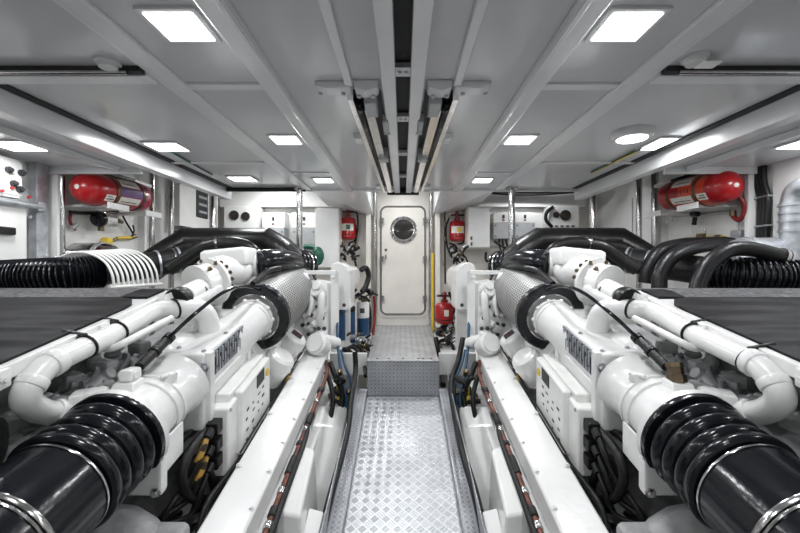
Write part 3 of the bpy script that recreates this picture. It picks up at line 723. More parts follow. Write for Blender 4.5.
def make_exhaust(s):
    side = 'left' if s > 0 else 'right'
    def E(u, Y, h): return V((-s*u, Y, CZ+h))
    def A(Y): return -.65+SLOPE*(Y-1.5)
    AX = (E(0, 1, SLOPE)-E(0, 0, 0)).normalized()
    t = thing('exhaust_hose', 'thick glossy black corrugated bellows and pipe at the near end of the %s engine' % side, 'hose', E(1.1, 1.2, -1.75), 'black bellows hoses')
    p0 = E(1.1, 1.462, A(1.462)); prof = [(0, .14), (.0, .186), (.012, .192), (.03, .190)]
    L = .060
    for k in range(3):
        b = .034+k*L
        for q in range(9):
            a = q/8; prof.append((b+a*L, 1.0*(.160+.024*math.sin(PI*a)**.8-.002*k)))
    prof += [(.216, .174), (.222, .182), (.245, .184), (.252, .178), (.254, .15)]
    MB().lathe(p0, -AX, prof, 52, cap=False).build('bellows', 'rubber', t, 60)
    pipe = [E(1.1, 1.20, A(1.20)), E(1.1, .95, A(.95)), E(1.1, .72, A(.72)), E(1.1, .50, A(.50)-.06), E(1.1, .36, A(.36)-.25), E(1.1, .32, -1.4), E(1.1, .32, -1.745)]
    MB().tube(pipe, .166, 6, 44).build('pipe', 'rubber', t, 60)
    for y in (1.196, 1.01):
        o = MB().lathe(E(1.1, y, A(y)), AX, [(0, .166), (0, .170), (.004, .171), (.008, .170), (.008, .166)] if y > 1.1 else [(0, .166), (0, .171), (.008, .173), (.016, .171), (.016, .166)], 52, cap=False)
        if y < 1.1: o.lathe(E(1.1, y-.012, A(y-.012)), AX, [(0, .166), (0, .170), (.004, .172), (.008, .170), (.008, .166)], 52, cap=False).box(E(1.1, y+.0, A(y)+.178), (.06, .02, .018), .004)
        o.build('hose_clamp', 'steel', t)
for s in (1, -1):
    make_engine(s); make_exhaust(s)

# ------------------------------------------------------------------ side decks, exhaust ducts and hoses
def make_platform(s):
    side = 'left' if s > 0 else 'right'
    def E(u, Y, h): return V((-s*u, Y, CZ+h))
    def H(Y): return -.135+SLOPE*(Y-2.19)
    t = thing('service_platform', 'raised side platform with dark ribbed mat and white edge, %s of the %s engine' % (side, side), 'platform', E(1.95, 1.3, -1.75), 'raised side platforms')
    def sh(loop, d0, d1):
        n = len(loop); m = MB(); top = [E(u, y, H(y)+d1) for u, y in loop]; bot = [E(u, y, H(y)+d0) for u, y in loop]
        m.loft([bot, top]); return m
    u0, u1 = 1.335, 2.56
    sh([(u0, .45), (u0, 1.80), (u0+.02, 1.9), (u0+.07, 1.97), (u0+.16, 2.0), (u1, 2.0), (u1, .45)], .0, .012).build('deck_mat', 'plank', t)
    sh([(1.50, 2.005), (1.50, 2.17), (u1, 2.17), (u1, 2.005)], -.004, .010).build('perforated_strip', 'perf', t)
    sh([(1.36, 2.02), (1.36, 2.17), (1.49, 2.17), (1.49, 2.02)], -.004, .008).build('corner_mat', 'plank', t)
    sh([(1.30, .45), (1.30, 2.19), (1.335, 2.19), (1.335, .45)], -.045, .004).build('edge_rail', 'white', t, bevel=.004)
    sh([(1.335, .45), (1.335, 2.19), (u1, 2.19), (u1, .45)], -.03, -.005).build('deck_plate', 'white', t)
    sh([(1.33, 2.185), (1.33, 2.21), (u1, 2.21), (u1, 2.185)], -.05, .002).build('far_edge', 'perf', t)
    lug = MB()
    for y in (1.62, 1.2): lug.hexa([E(1.285, y, H(y)-.06), E(1.31, y, H(y)-.06), E(1.31, y+.05, H(y)-.05), E(1.285, y+.05, H(y)-.05), E(1.285, y, H(y)+.002), E(1.31, y, H(y)+.002), E(1.31, y+.05, H(y)+.012), E(1.285, y+.05, H(y)+.012)], .006).bolt(E(1.284, y+.025, H(y)-.025), E(-1, 0, 0)-E(0, 0, 0), .009, .008)
    lug.each('edge_lug', 'white', t)
    trim(MB().hexa([E(1.73, .5, -1.748), E(1.76, .5, -1.748), E(1.76, 2.15, -1.748), E(1.73, 2.15, -1.748), E(1.73, .5, H(.5)-.04), E(1.76, .5, H(.5)-.04), E(1.76, 2.15, H(2.15)-.04), E(1.73, 2.15, H(2.15)-.04)]), 'greyp')  # added grey skirt, stands in for the dark beneath the platform
    for u, y in ((1.70, .55), (2.5, .55), (1.70, 2.1), (2.5, 2.1)):
        MB().cyl(E(u, y, -1.748), E(u, y, H(y)-.03), .025, 12).build('leg', 'galv', t)
for s in (1, -1): make_platform(s)

def make_duct(s):
    side = 'left' if s > 0 else 'right'
    def R(px, py, Y): v = pt(px, py, Y); return V((v.x*s, v.y, v.z))
    t = thing('exhaust_duct', 'broad black lagged duct bending over the far end of the %s engine' % side, 'duct', R(225, 262, 3.3)-V((0, 0, .2)), 'black lagged ducts')
    P = [R(146, 270, 3.12), R(166, 256, 3.2), R(188, 242.5, 3.3), R(228, 241.5, 3.3), R(266, 241.5, 3.3), R(282, 251, 3.32), R(296, 263, 3.42)]
    def mit(P, r, seg=28, fl=.92):
        m = MB(); loops = []
        for i, p in enumerate(P):
            tn_ = ((P[min(i+1, len(P)-1)]-P[i]).normalized()+(P[i]-P[max(i-1, 0)]).normalized()).normalized()
            x = V((0, 1, 0)); x = (x-tn_*x.dot(tn_)).normalized(); y = tn_.cross(x)
            k = 1/max(.8, tn_.dot((P[min(i+1, len(P)-1)]-P[max(i, 0)] if i < len(P)-1 else P[i]-P[i-1]).normalized()))
            loops.append([p+x*math.cos(2*PI*j/seg)*r*1.15+y*math.sin(2*PI*j/seg)*r*k*fl for j in range(seg)])
        return m.loft(loops)
    mit(P, .13).build('duct_lagging', 'lag', t, 25)
    for px in (190, 265):
        q = R(px, 241.8, 3.3); MB().lathe(q-V((.006, 0, 0)), (1, 0, 0), [(0, .115), (0, .123), (.012, .123), (.012, .115)], 36, cap=False).build('lagging_seam', 'lag', t)
    # rubber rings behind the filter
    d = V((s*.45, .85, -.1)).normalized(); c = R(297, 266, 3.44)
    prof = [(-.09, .10), (-.08, .135)]
    for k in range(4):
        prof += [(-.075+k*.05, .145), (-.06+k*.05, .158), (-.045+k*.05, .158), (-.03+k*.05, .145)]
    prof += [(.13, .12), (.14, .0)]
    MB().lathe(c, d, prof, 40).build('ribbed_joint', 'rubber', t)
    MB().lathe(c+d*.035, d, [(0, .15), (0, .162), (.014, .162), (.014, .15)], 40, cap=False).build('joint_band', 'steel', t)
    MB().tube([R(256, 263.5, 2.80), R(266, 261.5, 2.86), R(280, 260.5, 3.02), R(291, 262, 3.22), R(299, 267, 3.42)], .092, 6, 26).build('inlet_elbow', 'rubber', t)
    MB().cyl(R(256, 263.5, 2.80), R(259.5, 262.8, 2.83), .099, 28).build('elbow_clamp', 'steel', t)
    # smaller arched hose in front
    b = thing('arched_hose', 'slim black hose arching in front of the %s lagged duct with a steel band' % side, 'hose', R(205, 262, 2.9)-V((0, 0, .1)), 'arched hoses by the ducts')
    MB().tube([R(168, 270, 2.8), R(183, 260, 2.85), R(200, 248, 2.9), R(218, 243.5, 2.95), R(236, 243, 3.0), R(250, 248, 3.02), R(258, 257, 3.05)], .048, 7, 18).build('hose', 'lag', b, 60)
    q = R(218, 243.5, 2.95); MB().lathe(q-V((.012, 0, 0)), (1, .05, .12), [(0, .045), (0, .054), (.024, .054), (.024, .045)], 24, cap=False).build('hose_band', 'steel', b)
    MB().tube([R(160, 265, 3.0), R(172, 255, 3.05), R(190, 247, 3.1), R(210, 251, 3.1)], .055, 6, 16).build('lower_hose', 'lag', b, 60)
    MB().tube([R(253, 284, 2.5), R(262, 276, 2.62), R(270, 270, 2.72), R(280, 268, 2.85)], .02, 6, 12).build('breather_hose', 'rubberm', b)
for s in (1, -1): make_duct(s)

def make_inlet(s):
    side = 'left' if s > 0 else 'right'
    def R(px, py, Y): v = pt(px, py, Y); return V((v.x*s, v.y, v.z))
    t = thing('corrugated_hose', 'glossy black corrugated hose with smooth end running along the %s platform edge' % side, 'hose', R(60, 275, 2.5)-V((0, 0, .15)), 'black corrugated hoses')
    P = [R(-8, 279, 2.36), R(25, 277, 2.38), R(68, 274.5, 2.42), R(100, 271.5, 2.56)]
    path = smooth_path(P, 60); m = len(path)
    N = 30 if s > 0 else 24
    MB().tube(path, .1, 1, 28, rf=lambda q: .104+.011*math.cos(2*PI*N*q)).build('corrugated_sleeve', 'rubber', t, 80)
    MB().tube([R(98, 271.7, 2.55), R(120, 268.5, 2.68), R(150, 265, 2.9), R(186, 258, 3.1), R(200, 255, 3.18)], .098, 5, 28).build('smooth_pipe', 'rubberm', t)
    for px, py, Y in ((172, 261, 3.02), (176, 260, 3.045), (156, 264, 2.93)):
        MB().lathe(R(px, py, Y), V((s*.75, .8, .12)), [(0, .098), (0, .106), (.016, .106), (.016, .098)], 34, cap=False).build('pipe_clamp', 'steel' if px == 172 else 'galv', t)
for s in (1, -1): make_inlet(s)
# left: white ribs wrapped round the black hose
t = thing('hose_guard', 'white ribbed guard arching over the left black hose', 'guard', pt(130, 285, 2.6))
for k in range(10):
    xb, yb, Yk = 114+4.9*k, 287-.3*k, 2.45+.035*k
    P = [pt(xb, yb, Yk), pt(xb-2, yb-13, Yk), pt(xb-9, yb-25, Yk+.02), pt(xb-23, yb-33, Yk+.06), pt(xb-40, yb-34.5, Yk+.12), pt(xb-56, yb-29, Yk+.2)]
    MB().tube(P, .0078, 5, 8).build('guard_rib', 'nylon', t)
MB().tube([pt(110, 287.5, 2.43), pt(162, 284, 2.78)], .011, 1, 8).build('guard_rail', 'nylon', t)
MB().tube([pt(54, 258, 2.64), pt(104, 254, 2.98)], .011, 1, 8).build('guard_rail', 'nylon', t)
# right: three black hoses arching over the corrugated one
for i, (P, l) in enumerate((
    ([(645, 283, 2.75), (648, 268, 2.75), (660, 251, 2.78), (680, 244.5, 2.85), (705, 243, 2.9), (728, 243, 2.9), (748, 250, 2.85)], 'black hose looping up behind the others, farthest of three over the right corrugated hose'),
    ([(659, 289, 2.5), (661, 272, 2.52), (674, 256, 2.55), (698, 247, 2.62), (725, 245, 2.72), (742, 250, 2.78)], 'black hose arching in the middle of the three over the right corrugated hose'),
    ([(696, 296, 2.3), (700, 280, 2.32), (710, 263, 2.34), (728, 250.5, 2.36), (750, 249, 2.36), (772, 254, 2.36), (788, 258, 2.36)], 'nearest black hose arching over the right corrugated hose to a steel clamp'))):
    q = pt(*P[0]); t = thing('black_hose', l, 'hose', q, 'hoses over the right corrugated hose')
    MB().tube([pt(*p) for p in P], .046, 8, 20).build('hose', 'rubberm', t, 60)
    e0, e1 = pt(*P[-2]), pt(*P[-1]); dd = (e1-e0).normalized()
    MB().lathe(e1-dd*.05, dd, [(0, .046), (0, .053), (.022, .053), (.022, .046)], 24, cap=False).lathe(e1-dd*.02, dd, [(0, .046), (0, .052), (.015, .052), (.015, .046)], 24, cap=False).build('hose_clamp', 'steel', t)
# silvery silencer drums behind
for s in (-1, 1):
    q = pt(85, 264, 2.93) if s < 0 else pt(768, 262, 2.52)
    t = thing('silencer', 'silver silencer drum beyond the corrugated hose on the %s' % ('left' if s < 0 else 'right'), 'silencer', q-V((0, 0, .25)), 'silver silencers')
    MB().lathe(q+V((-s*.22, .06, 0)), (s, -.12, 0), [(0, .06), (.02, .12), (.05, .15), (.10, .165), (.30, .165), (.32, .15), (.34, .05)], 40).build('drum', 'galv' if s > 0 else 'steel', t)
    MB().lathe(q+V((-s*.12, .05, 0)), (s, -.12, 0), [(0, .16), (.0, .172), (.03, .172), (.03, .16)], 40, cap=False).build('drum_band', 'alu', t)
    MB().box(V((q.x, q.y+.03, (q.z-.12+FZ)/2)), (.22, .12, q.z-.12-FZ), .01).build('support', 'wall', t)
o = MB().lathe(pt(-60, 454, 1.12), V((1, .45, .02)), [(0, .086), (.10, .088), (.12, .083), (.125, .06), (.11, .0)], 36).build('hose_end', 'rubberm')
tag(o, 'blunt black hose end poking in at the left edge below the white coolant pipe', 'hose')
o = MB().tube([pt(355, 352, 3.1), pt(355.5, 372, 3.05), pt(351, 400, 2.78), pt(348, 428, 2.5), pt(341, 458, 2.25), pt(331, 495, 2.0), pt(320, 540, 1.8)], .021, 7, 12).build('sill_hose', 'rubberm')
tag(o, 'thick black hose snaking down between the left sill and the engine feet', 'hose', 'black hoses by the sills')
o = MB().tube([pt(463, 338, 3.3), pt(458, 362, 3.2), pt(451, 385, 3.0), pt(456, 420, 2.65), pt(462, 450, 2.3), pt(474, 490, 2.02), pt(486, 540, 1.8)], .023, 7, 12).build('sill_hose', 'rubberm')
tag(o, 'thick black hose running down between the right sill and the engine feet', 'hose', 'black hoses by the sills')
for s, nm in ((1, 'left'), (-1, 'right')):
    # coloured lines crowding the inner side near the step
    def R(px, py, Y): v = pt(px, py, Y); return V((v.x*s, v.y, v.z))
    for P, r, m, l in (
        ([(337, 318, 3.35), (338, 345, 3.2), (341, 372, 3.05), (346, 398, 2.95), (344, 415, 2.9)], .012, 'bluehose', 'blue hose dropping beside the far end of the %s valve cover'),
        ([(330, 362, 3.0), (336, 378, 2.95), (342, 392, 2.95), (341, 410, 2.9)], .021, 'rubberm', 'black bent hose under the far end of the %s valve cover'),
        ([(326, 372, 2.9), (331, 386, 2.85), (333, 402, 2.8), (330, 420, 2.75)], .018, 'rubberm', 'short black hose beside the red-brown pipe of the %s engine'),
        ([(341, 350, 3.2), (345, 366, 3.1), (350, 380, 3.05), (349, 405, 2.95)], .010, 'bluehose', 'thin blue hose next to the black sill hose on the %s'),
        ([(335, 372, 3.0), (338, 388, 2.98), (338, 402, 2.92)], .012, 'yellow', 'short yellow sleeved line among the hoses by the %s engine foot')):
        o = MB().tube([R(*p) for p in P], r, 6, 10).build('hose', m); tag(o, l % nm, 'hose', 'lines by the step')
    t = thing('valve_cluster', 'dark brass valve cluster low beside the step, on the %s' % nm, 'valve', R(336, 400, 2.9)-V((0, 0, .1)), 'valve clusters')
    rn = random.Random(21); mb = MB(); mb2 = MB()
    for k in range(14):
        q = R(328+rn.random()*20, 374+rn.random()*34, 2.85+.25*rn.random())
        (mb if k % 3 else mb2).cyl(q, q+V((rn.uniform(-.05, .05), rn.uniform(-.04, .04), rn.uniform(-.05, .05))), .014+.012*rn.random(), 10, bev=.003)
    mb.each('valve_body', 'rubberm', t); mb2.each('brass_union', 'bronze', t)
    # recess coaming beside the landing
    o = MB().box((-s*.50, 3.50, LZ-.10), (.34, .05, .2), .008).build('coaming', 'wall'); tag(o, 'low white coaming across the gap %s of the tread plate step' % nm, 'coaming', 'coamings by the step')
    o = MB().box((-s*.70, 4.3, LZ-.10), (.62, 1.5, .03)).build('side_ledge', 'wall'); tag(o, 'white ledge at the foot of the far bulkhead, %s of the landing' % nm, 'ledge', 'ledges by the landing')

for P, rr, m, l in (
    ([(364, 298, 4.3), (369, 306, 4.3), (370, 325, 4.3), (366, 348, 4.1)], .018, 'rubberm', 'black hose dropping behind the white and blue fuel filter'),
    ([(356, 344, 3.85), (362, 352, 3.8), (364, 362, 3.6), (366, 376, 3.3)], .02, 'rubberm', 'black hose sagging to the left end of the tread plate step'),
    ([(345, 350, 3.6), (352, 347, 3.7), (358, 352, 3.7), (356, 362, 3.5)], .018, 'rubberm', 'short black hose loop on the deck left of the step'),
    ([(449, 292, 4.2), (453, 305, 4.2), (452, 330, 4.15), (446, 345, 4.1)], .016, 'rubberm', 'black hose passing behind the squat red pressure tank'),
    ([(436, 344, 4.2), (444, 340, 4.15), (452, 345, 4.1), (455, 358, 3.9)], .02, 'rubberm', 'black hose arching under the squat red pressure tank'),
    ([(352, 218, 5.137), (355.5, 226, 5.137), (356, 240, 5.137), (352, 258, 5.137)], .012, 'rubberm', 'black release line beside the red bottle left of the door'),
    ([(449, 218, 5.137), (446, 228, 5.137), (447, 245, 5.137), (452, 258, 5.137)], .012, 'rubberm', 'black release line beside the red bottle right of the door')):
    o = MB().tube([pt(*p) for p in P], rr, 6, 10).build('hose', m); tag(o, l, 'hose')
# ------------------------------------------------------------------ coolant tanks, filters, small bottles by the door
for s, nm in ((1, 'left'), (-1, 'right')):
    def R(px, py, Y): v = pt(px, py, Y); return V((v.x*s, v.y, v.z))
    t = thing('coolant_tank', 'white rounded coolant tank at the far end of the %s engine' % nm, 'tank', R(350, 330, 3.5), 'white coolant tanks')
    a, b = .475, .66
    lp = [(b, -.40), (b, -.02), (b-.02, .02), (b-.06, .035), (a+.09, .03), (a+.045, .0), (a+.012, -.05), (a, -.12), (a, -.38), (a+.02, -.40)]
    MB().prism([V((-s*u, 3.45, CZ+h)) for u, h in lp], (0, .30, 0), .012, 2).build('tank_body', 'white', t)
    MB().prism([V((-s*u, 3.75, CZ+h)) for u, h in [(b, -.27), (b, -.0), (a+.07, .0), (a+.02, -.03), (a-.0, -.10), (a+.005, -.19), (a+.04, -.26)]], (0, .45, 0), .02, 3).build('tank_drum', 'white', t)
    MB().bolt((-s*(a+.06), 3.452, CZ-.355), (0, -1, 0), .012, .01).build('drain_plug', 'ink', t)
    MB().box((-s*.58, 3.8, (LZ+CZ-.4)/2), (.10, .10, CZ-.4-LZ)).build('tank_stand', 'wall', t)
    if s > 0:
        MB().tube([R(361, 270, 3.9), R(366, 268, 3.95), R(368.5, 276, 3.98), R(366, 286, 3.95), R(362, 292, 3.9)], .028, 6, 12).build('tank_hose', 'rubberm', t)
def fuel_filter(px, Y, top, mid, bot, r, l, c1, c2):
    a = pt(px, top, Y); t = thing('fuel_filter', l, 'filter', pt(px, bot+8, Y), 'fuel filters')
    m_ = pt(px, mid, Y); b_ = pt(px, bot, Y)
    MB().cyl(m_, a, r, 24, bev=.012).build('filter_head', c1, t)
    MB().cyl(b_, m_, r*.97, 24).build('filter_bowl', c2, t)
    MB().cyl(a, a+V((0, 0, .04)), r*.3, 12).cyl(a+V((-r*.7, 0, .03)), a+V((r*.7, 0, .03)), .014, 10).build('filter_union', 'bronze', t)
    MB().cyl(pt(px, bot+7, Y), b_, r*.6, 18, r*.8).build('water_bowl', 'nylon', t)
    MB().box(pt(px, (mid+top)/2, Y)+V((0, -r, 0)), (r*.7, .008, .05), .002).build('printed_label', 'ink', t)
fuel_filter(363, 4.0, 302, 318, 335, .066, 'white and blue fuel filter standing left of the landing', 'nylon', 'blue')
fuel_filter(349.5, 3.9, 306, 312, 342, .06, 'dark blue fuel filter half hidden under the left coolant tank', 'rubberm', 'blue')
fuel_filter(340.5, 3.75, 310, 314, 340, .05, 'narrow blue filter tucked behind the left valve cover end', 'bluehose', 'blue')
def manifold(x0, x1, y0, y1, Y, n, seed, l):
    rn = random.Random(seed); t = thing('valve_manifold', l, 'manifold', pt((x0+x1)/2, y1, Y), 'brass and black manifolds')
    a, b, c = MB(), MB(), MB()
    for k in range(n):
        q = pt(rn.uniform(x0, x1), rn.uniform(y0, y1), Y+rn.uniform(-.08, .08))
        d = V((rn.uniform(-.07, .07), rn.uniform(-.05, .05), rn.uniform(-.06, .06)))
        w = (a, a, b, c)[k % 4]
        if k % 2: w.cyl(q, q+d, .012+.02*rn.random(), 10, bev=.004)
        else: w.tube([q, q+d*.7+V((0, -.03, .02)), q+d*1.6], .009+.006*rn.random(), 4, 8)
    a.each('black_hose', 'rubberm', t); b.each('brass_valve', 'bronze', t); c.each('steel_union', 'galv', t)
    return t
manifold(343, 372, 336, 356, 3.85, 44, 1, 'dark valve manifold on the deck under the white and blue fuel filter')
manifold(346, 371, 289, 302, 4.0, 22, 2, 'small black hose junction above the white and blue fuel filter')
manifold(340, 357, 246, 262, 4.85, 26, 3, 'black release valves below the red bottle left of the door')
manifold(450, 465, 246, 262, 4.85, 26, 4, 'black release valves below the red bottle right of the door')
manifold(436, 456, 327, 350, 4.2, 26, 5, 'valves and dark pipes under the red tank right of the landing')
manifold(452, 462, 290, 330, 4.15, 20, 6, 'black fittings beside the red tank, under the right coolant tank')
o = MB().tube([pt(436, 338, 4.1), pt(438, 350, 4.0), pt(441, 362, 3.85), pt(443, 385, 3.3)], .025, 6, 12).build('pump_hose', 'rubberm')
tag(o, 'black hose curving down from the pump right of the landing', 'hose')
o = MB().tube([pt(374, 296, 4.3), pt(375, 312, 4.3), pt(373, 335, 4.2)], .016, 5, 10).build('drain_hose', 'redd')
tag(o, 'dark red hose hanging beside the white and blue fuel filter', 'hose')
def bottle(px, py, Y, r, h, l, labels=True):
    c = pt(px, py, Y); t = thing('fire_bottle', l, 'fire extinguisher', c-V((0, 0, h/2)), 'small red fire bottles')
    MB().lathe(c-V((0, 0, h/2)), (0, 0, 1), [(0, r*.5), (.01, r*.8), (.03, r), (h-.04, r), (h-.015, r*.85), (h, r*.4)], 32).build('cylinder', 'red', t)
    MB().lathe(c+V((0, 0, h/2-.002)), (0, 0, 1), [(0, r*.36), (.03, r*.36), (.032, r*.22), (.08, r*.22), (.1, r*.3), (.12, r*.12)], 16).build('neck', 'redd', t)
    MB().cyl(c+V((-r*.8, 0, h/2+.07)), c+V((r*.7, 0, h/2+.07)), .012, 10).tube([c+V((r*.6, 0, h/2+.07)), c+V((r*1.2, 0, h/2+.05)), c+V((r*1.3, .02, 0)), c+V((r*.9, .02, -h*.5)), c+V((r*.2, 0, -h*.62))], .011, 6, 8).build('valve_head', 'rubberm', t)
    if labels:
        m = MB(); m.loft([[c+V((math.sin(a)*(r+.0015), -math.cos(a)*(r+.0015), z)) for a in [(-.95+1.9*i/10) for i in range(11)]] for z in (-.035, .055)], closed=False, cap=False); m.build('bottle_label', 'paper', t)
        m = MB(); m.loft([[c+V((math.sin(a)*(r+.003), -math.cos(a)*(r+.003), z)) for a in [(-.1+.5*i/10) for i in range(11)]] for z in (-.02, .04)], closed=False, cap=False); m.build('yellow_label', 'yellow' if px > 400 else 'green', t)
    else:
        MB().box(c+V((.01, -r-.001, .01)), (.05, .01, .07), .006).build('round_label', 'paper', t)
    MB().torus(c+V((0, 0, -h*.28)), (0, 0, 1), r+.003, .006, 28, 6).build('strap', 'redd' if labels else 'rubberm', t)
    MB().box(c+V((0, r+.015, 0)), (.05, .03, h*.8)).build('bracket', 'galv', t)
bottle(348, 228.5, 5.0, .098, .30, 'small red fire bottle on the far bulkhead, left of the white door')
bottle(457, 231, 5.0, .098, .28, 'small red fire bottle on the far bulkhead, right of the white door')
bottle(444.5, 313, 4.2, .105, .24, 'squat red pressure tank low down right of the landing', False)

# ------------------------------------------------------------------ far bulkhead equipment
def locker(x0, x1, y0, y1, Y, l):
    a, b = pt(x0, y1, Y), pt(x1, y0, Y)
    t = thing('wall_locker', l, 'locker', V(((a.x+b.x)/2, Y+.1, a.z)), 'far lockers')
    MB().box(((a.x+b.x)/2, Y+.19, (a.z+b.z)/2), (b.x-a.x, .36, b.z-a.z), .006).build('body', 'cream', t)
    MB().box(((a.x+b.x)/2, Y, (a.z+b.z)/2), (b.x-a.x-.02, .02, b.z-a.z-.02), .005).build('door', 'wall', t)
    for z in (a.z+.05, a.z+.12): MB().cyl(((a.x+.04), Y-.02, z-.02), (a.x+.04, Y-.02, z+.02), .012).build('latch', 'bronze', t)
locker(315, 339, 208, 268, 4.72, 'tall cream locker on the far bulkhead between the left chargers and the red bottle')
locker(468, 490, 207, 248, 4.72, 'tall cream locker on the far bulkhead between the right chargers and the red bottle')
def charger(x0, x1, y0, y1, Y, l):
    a, b = pt(x0, y1, Y), pt(x1, y0, Y); cx = (a.x+b.x)/2; w = b.x-a.x; h = b.z-a.z
    t = thing('battery_charger', l, 'charger', V((cx, Y+.09, a.z)), 'battery chargers')
    MB().box((cx, Y+.0925, a.z+h*.80), (w, .185, h*.38), .008).build('white_cover', 'boxwhite', t)
    MB().box((cx, Y+.0875, a.z+h*.31), (w, .195, h*.60), .008).build('grey_cover', 'greyplastic', t)
    MB().box((cx, Y-.002, a.z+h*.83), (.03, .012, .045), .002).build('display', 'ink', t)
    MB().box((cx, Y-.002, a.z+h*.70), (.03, .010, .014), .002).build('red_mark', 'redd', t)
    m = MB()
    for sx in (-1, 1):
        for sz in (.1, .5): m.bolt((cx+sx*w*.4, Y-.01, a.z+h*sz), (0, -1, 0), .007, .005)
    m.each('screw', 'ink', t)
    m = MB()
    for k in range(3): m.tube([(cx-.04+.04*k, Y+.06, a.z+.01), (cx-.04+.05*k, Y+.05, a.z-.08), (cx+.05*k, Y+.08, a.z-.18)], .012, 4, 8)
    m.each('cable', 'rubberm', t)
charger(262, 284.5, 212, 252, 4.88, 'white and grey battery charger on the left backboard, nearer the side wall')
charger(292, 316, 212, 252, 4.88, 'white and grey battery charger on the left backboard, behind the steel post')
charger(493.5, 513.5, 212, 239, 4.88, 'white and grey battery charger on the right backboard, nearer the white door')
charger(515, 535, 212, 239, 4.88, 'white and grey battery charger on the right backboard, farther from the white door')
for x0, x1, y0, y1, nm in ((255, 319, 205, 262, 'left'), (490, 546, 205, 246, 'right')):
    a, b = pt(x0, y1, 5.06), pt(x1, y0, 5.06)
    t = thing('backboard', 'white backboard carrying the two battery chargers on the %s' % nm, 'board', V(((a.x+b.x)/2, 5.08, a.z)), 'charger backboards')
    MB().box(((a.x+b.x)/2, 5.107, (a.z+b.z)/2), (b.x-a.x, .083, b.z-a.z), .006).build('panel', 'boxwhite', t)
    MB().box(((a.x+b.x)/2, 5.02, b.z-.03), (b.x-a.x-.04, .05, .035), .004).build('trunking', 'rubberm', t)
    z = b.z+.09
    o = MB().box(((a.x+b.x)/2-(.1 if nm == 'left' else -.1), 5.0, CZ+.90), (1.5, .10, .26), .015).build('header_beam', 'wall'); tag(o, 'deep white header beam above the %s battery chargers' % nm, 'beam', 'far header beams')
    o = MB().cyl((a.x+.03, 4.98, b.z+.012), (b.x-.03, 4.98, b.z+.012), .016, 12).build('strip_lamp', 'nylon'); tag(o, 'slim white strip fitting under the header beam over the %s chargers' % nm, 'strip light', 'slim strips over the chargers')
def fanbox(x0, x1, y0, y1, Y, fans, l, nm):
    a, b = pt(x0, y1, Y), pt(x1, y0, Y); cx = (a.x+b.x)/2
    t = thing('fan_box', l, 'inverter', V((cx, Y+.1, a.z)), 'fan cooled boxes')
    MB().box((cx, Y+.10, (a.z+b.z)/2), (b.x-a.x, .22, b.z-a.z), .012).build('body', 'boxwhite', t)
    for px, py, r in fans:
        q = pt(px, py, Y)
        q = q-V((0, .012, 0)); f = MB().lathe(q+V((0, .003, 0)), (0, -1, 0), [(0, r), (.012, r), (.012, r*.86), (.004, r*.84)], 28).build('fan', 'ink', t)
        m = MB()
        for k in range(7):
            an = 2*PI*k/7; m.hexa([q+V((math.cos(an+e)*rr, yy_, math.sin(an+e)*rr)) for yy_ in (-.004, -.007) for rr, e in ((r*.25, -.2), (r*.8, -.15), (r*.8, .3), (r*.25, .3))])
        m.lathe(q, (0, -1, 0), [(0, r*.28), (.012, r*.25), (.013, 0)], 16).build('fan_rotor', 'bronze', f)
    m = MB()
    for k in range(4): m.box(((a.x+b.x)/2-.1+.07*k, Y-.012, a.z+.035), (.04, .012, .02), .002)
    m.each('socket', 'ink', t)
fanbox(224, 258, 206, 236, 4.85, [(234.5, 215.5, .062), (246, 216.5, .055)], 'white box with two round black fans on the far left bulkhead', 'left')
fanbox(549, 579, 206, 229, 4.85, [(565, 215.5, .068), (556, 215, .04)], 'white box with round black fan on the far right bulkhead', 'right')
o = MB().tube([pt(553, 207, 4.82), pt(547, 212, 4.80), pt(546, 220, 4.80), pt(552, 227, 4.82)], .022, 6, 10).build('cable_loop', 'rubberm'); tag(o, 'thick black cable looping beside the right fan box', 'cable')
o = MB().tube([pt(304, 247, 4.8), pt(312, 247, 4.8), pt(318, 249, 4.75)], .035, 5, 12).ball(pt(318, 256, 4.72), .08, (1, .7, 1.5)).build('water_filter', 'green'); tag(o, 'dark green strainer and pipe below the left chargers', 'filter')
for pts_, l in (([(486, 252), (486, 260), (492, 263), (500, 261), (506, 263)], 'black cable hook below the right cream locker'), ([(494, 241), (500, 245), (508, 249), (514, 250)], 'dark green-black cable under the right battery chargers'), ([(262, 252), (275, 254), (290, 252), (303, 254)], 'dark cable run beneath the left battery chargers')):
    o = MB().tube([pt(x, y, 4.8) for x, y in pts_], .016, 5, 8).build('cable', 'rubberm'); tag(o, l, 'cable')
# open void above the right side: added dark sheet paints its shade, hoses run below
o = MB().box((1.62, 4.45, HB-.035), (1.3, .9, .05)).build('void_shade_sheet', 'dark'); tag(o, 'dark sheet standing in for the shaded void over the right chargers', 'shade sheet')
for y, r in ((4.1, .05), (4.32, .035), (4.55, .04), (4.75, .03)):
    o = MB().tube([(1.0, y, CZ+.93), (1.6, y+.05, CZ+.91), (2.3, y-.08, CZ+.94)], r, 5, 14).build('overhead_hose', 'rubberm' if r != .035 else 'galv'); tag(o, {4.1: 'fat black hose crossing the dark ceiling void on the right, nearest', 4.32: 'grey pipe crossing the dark ceiling void on the right', 4.55: 'black hose crossing the ceiling void, behind the grey pipe', 4.75: 'thin black hose farthest back in the right ceiling void'}[y], 'hose')
o = MB().tube([(-1.0, 3.89, HC-.019), (-1.8, 3.89, HC-.019)], .02, 4, 10).build('overhead_pipe', 'rubberm'); tag(o, 'thin black pipe across the ceiling edge over the left duct', 'pipe')

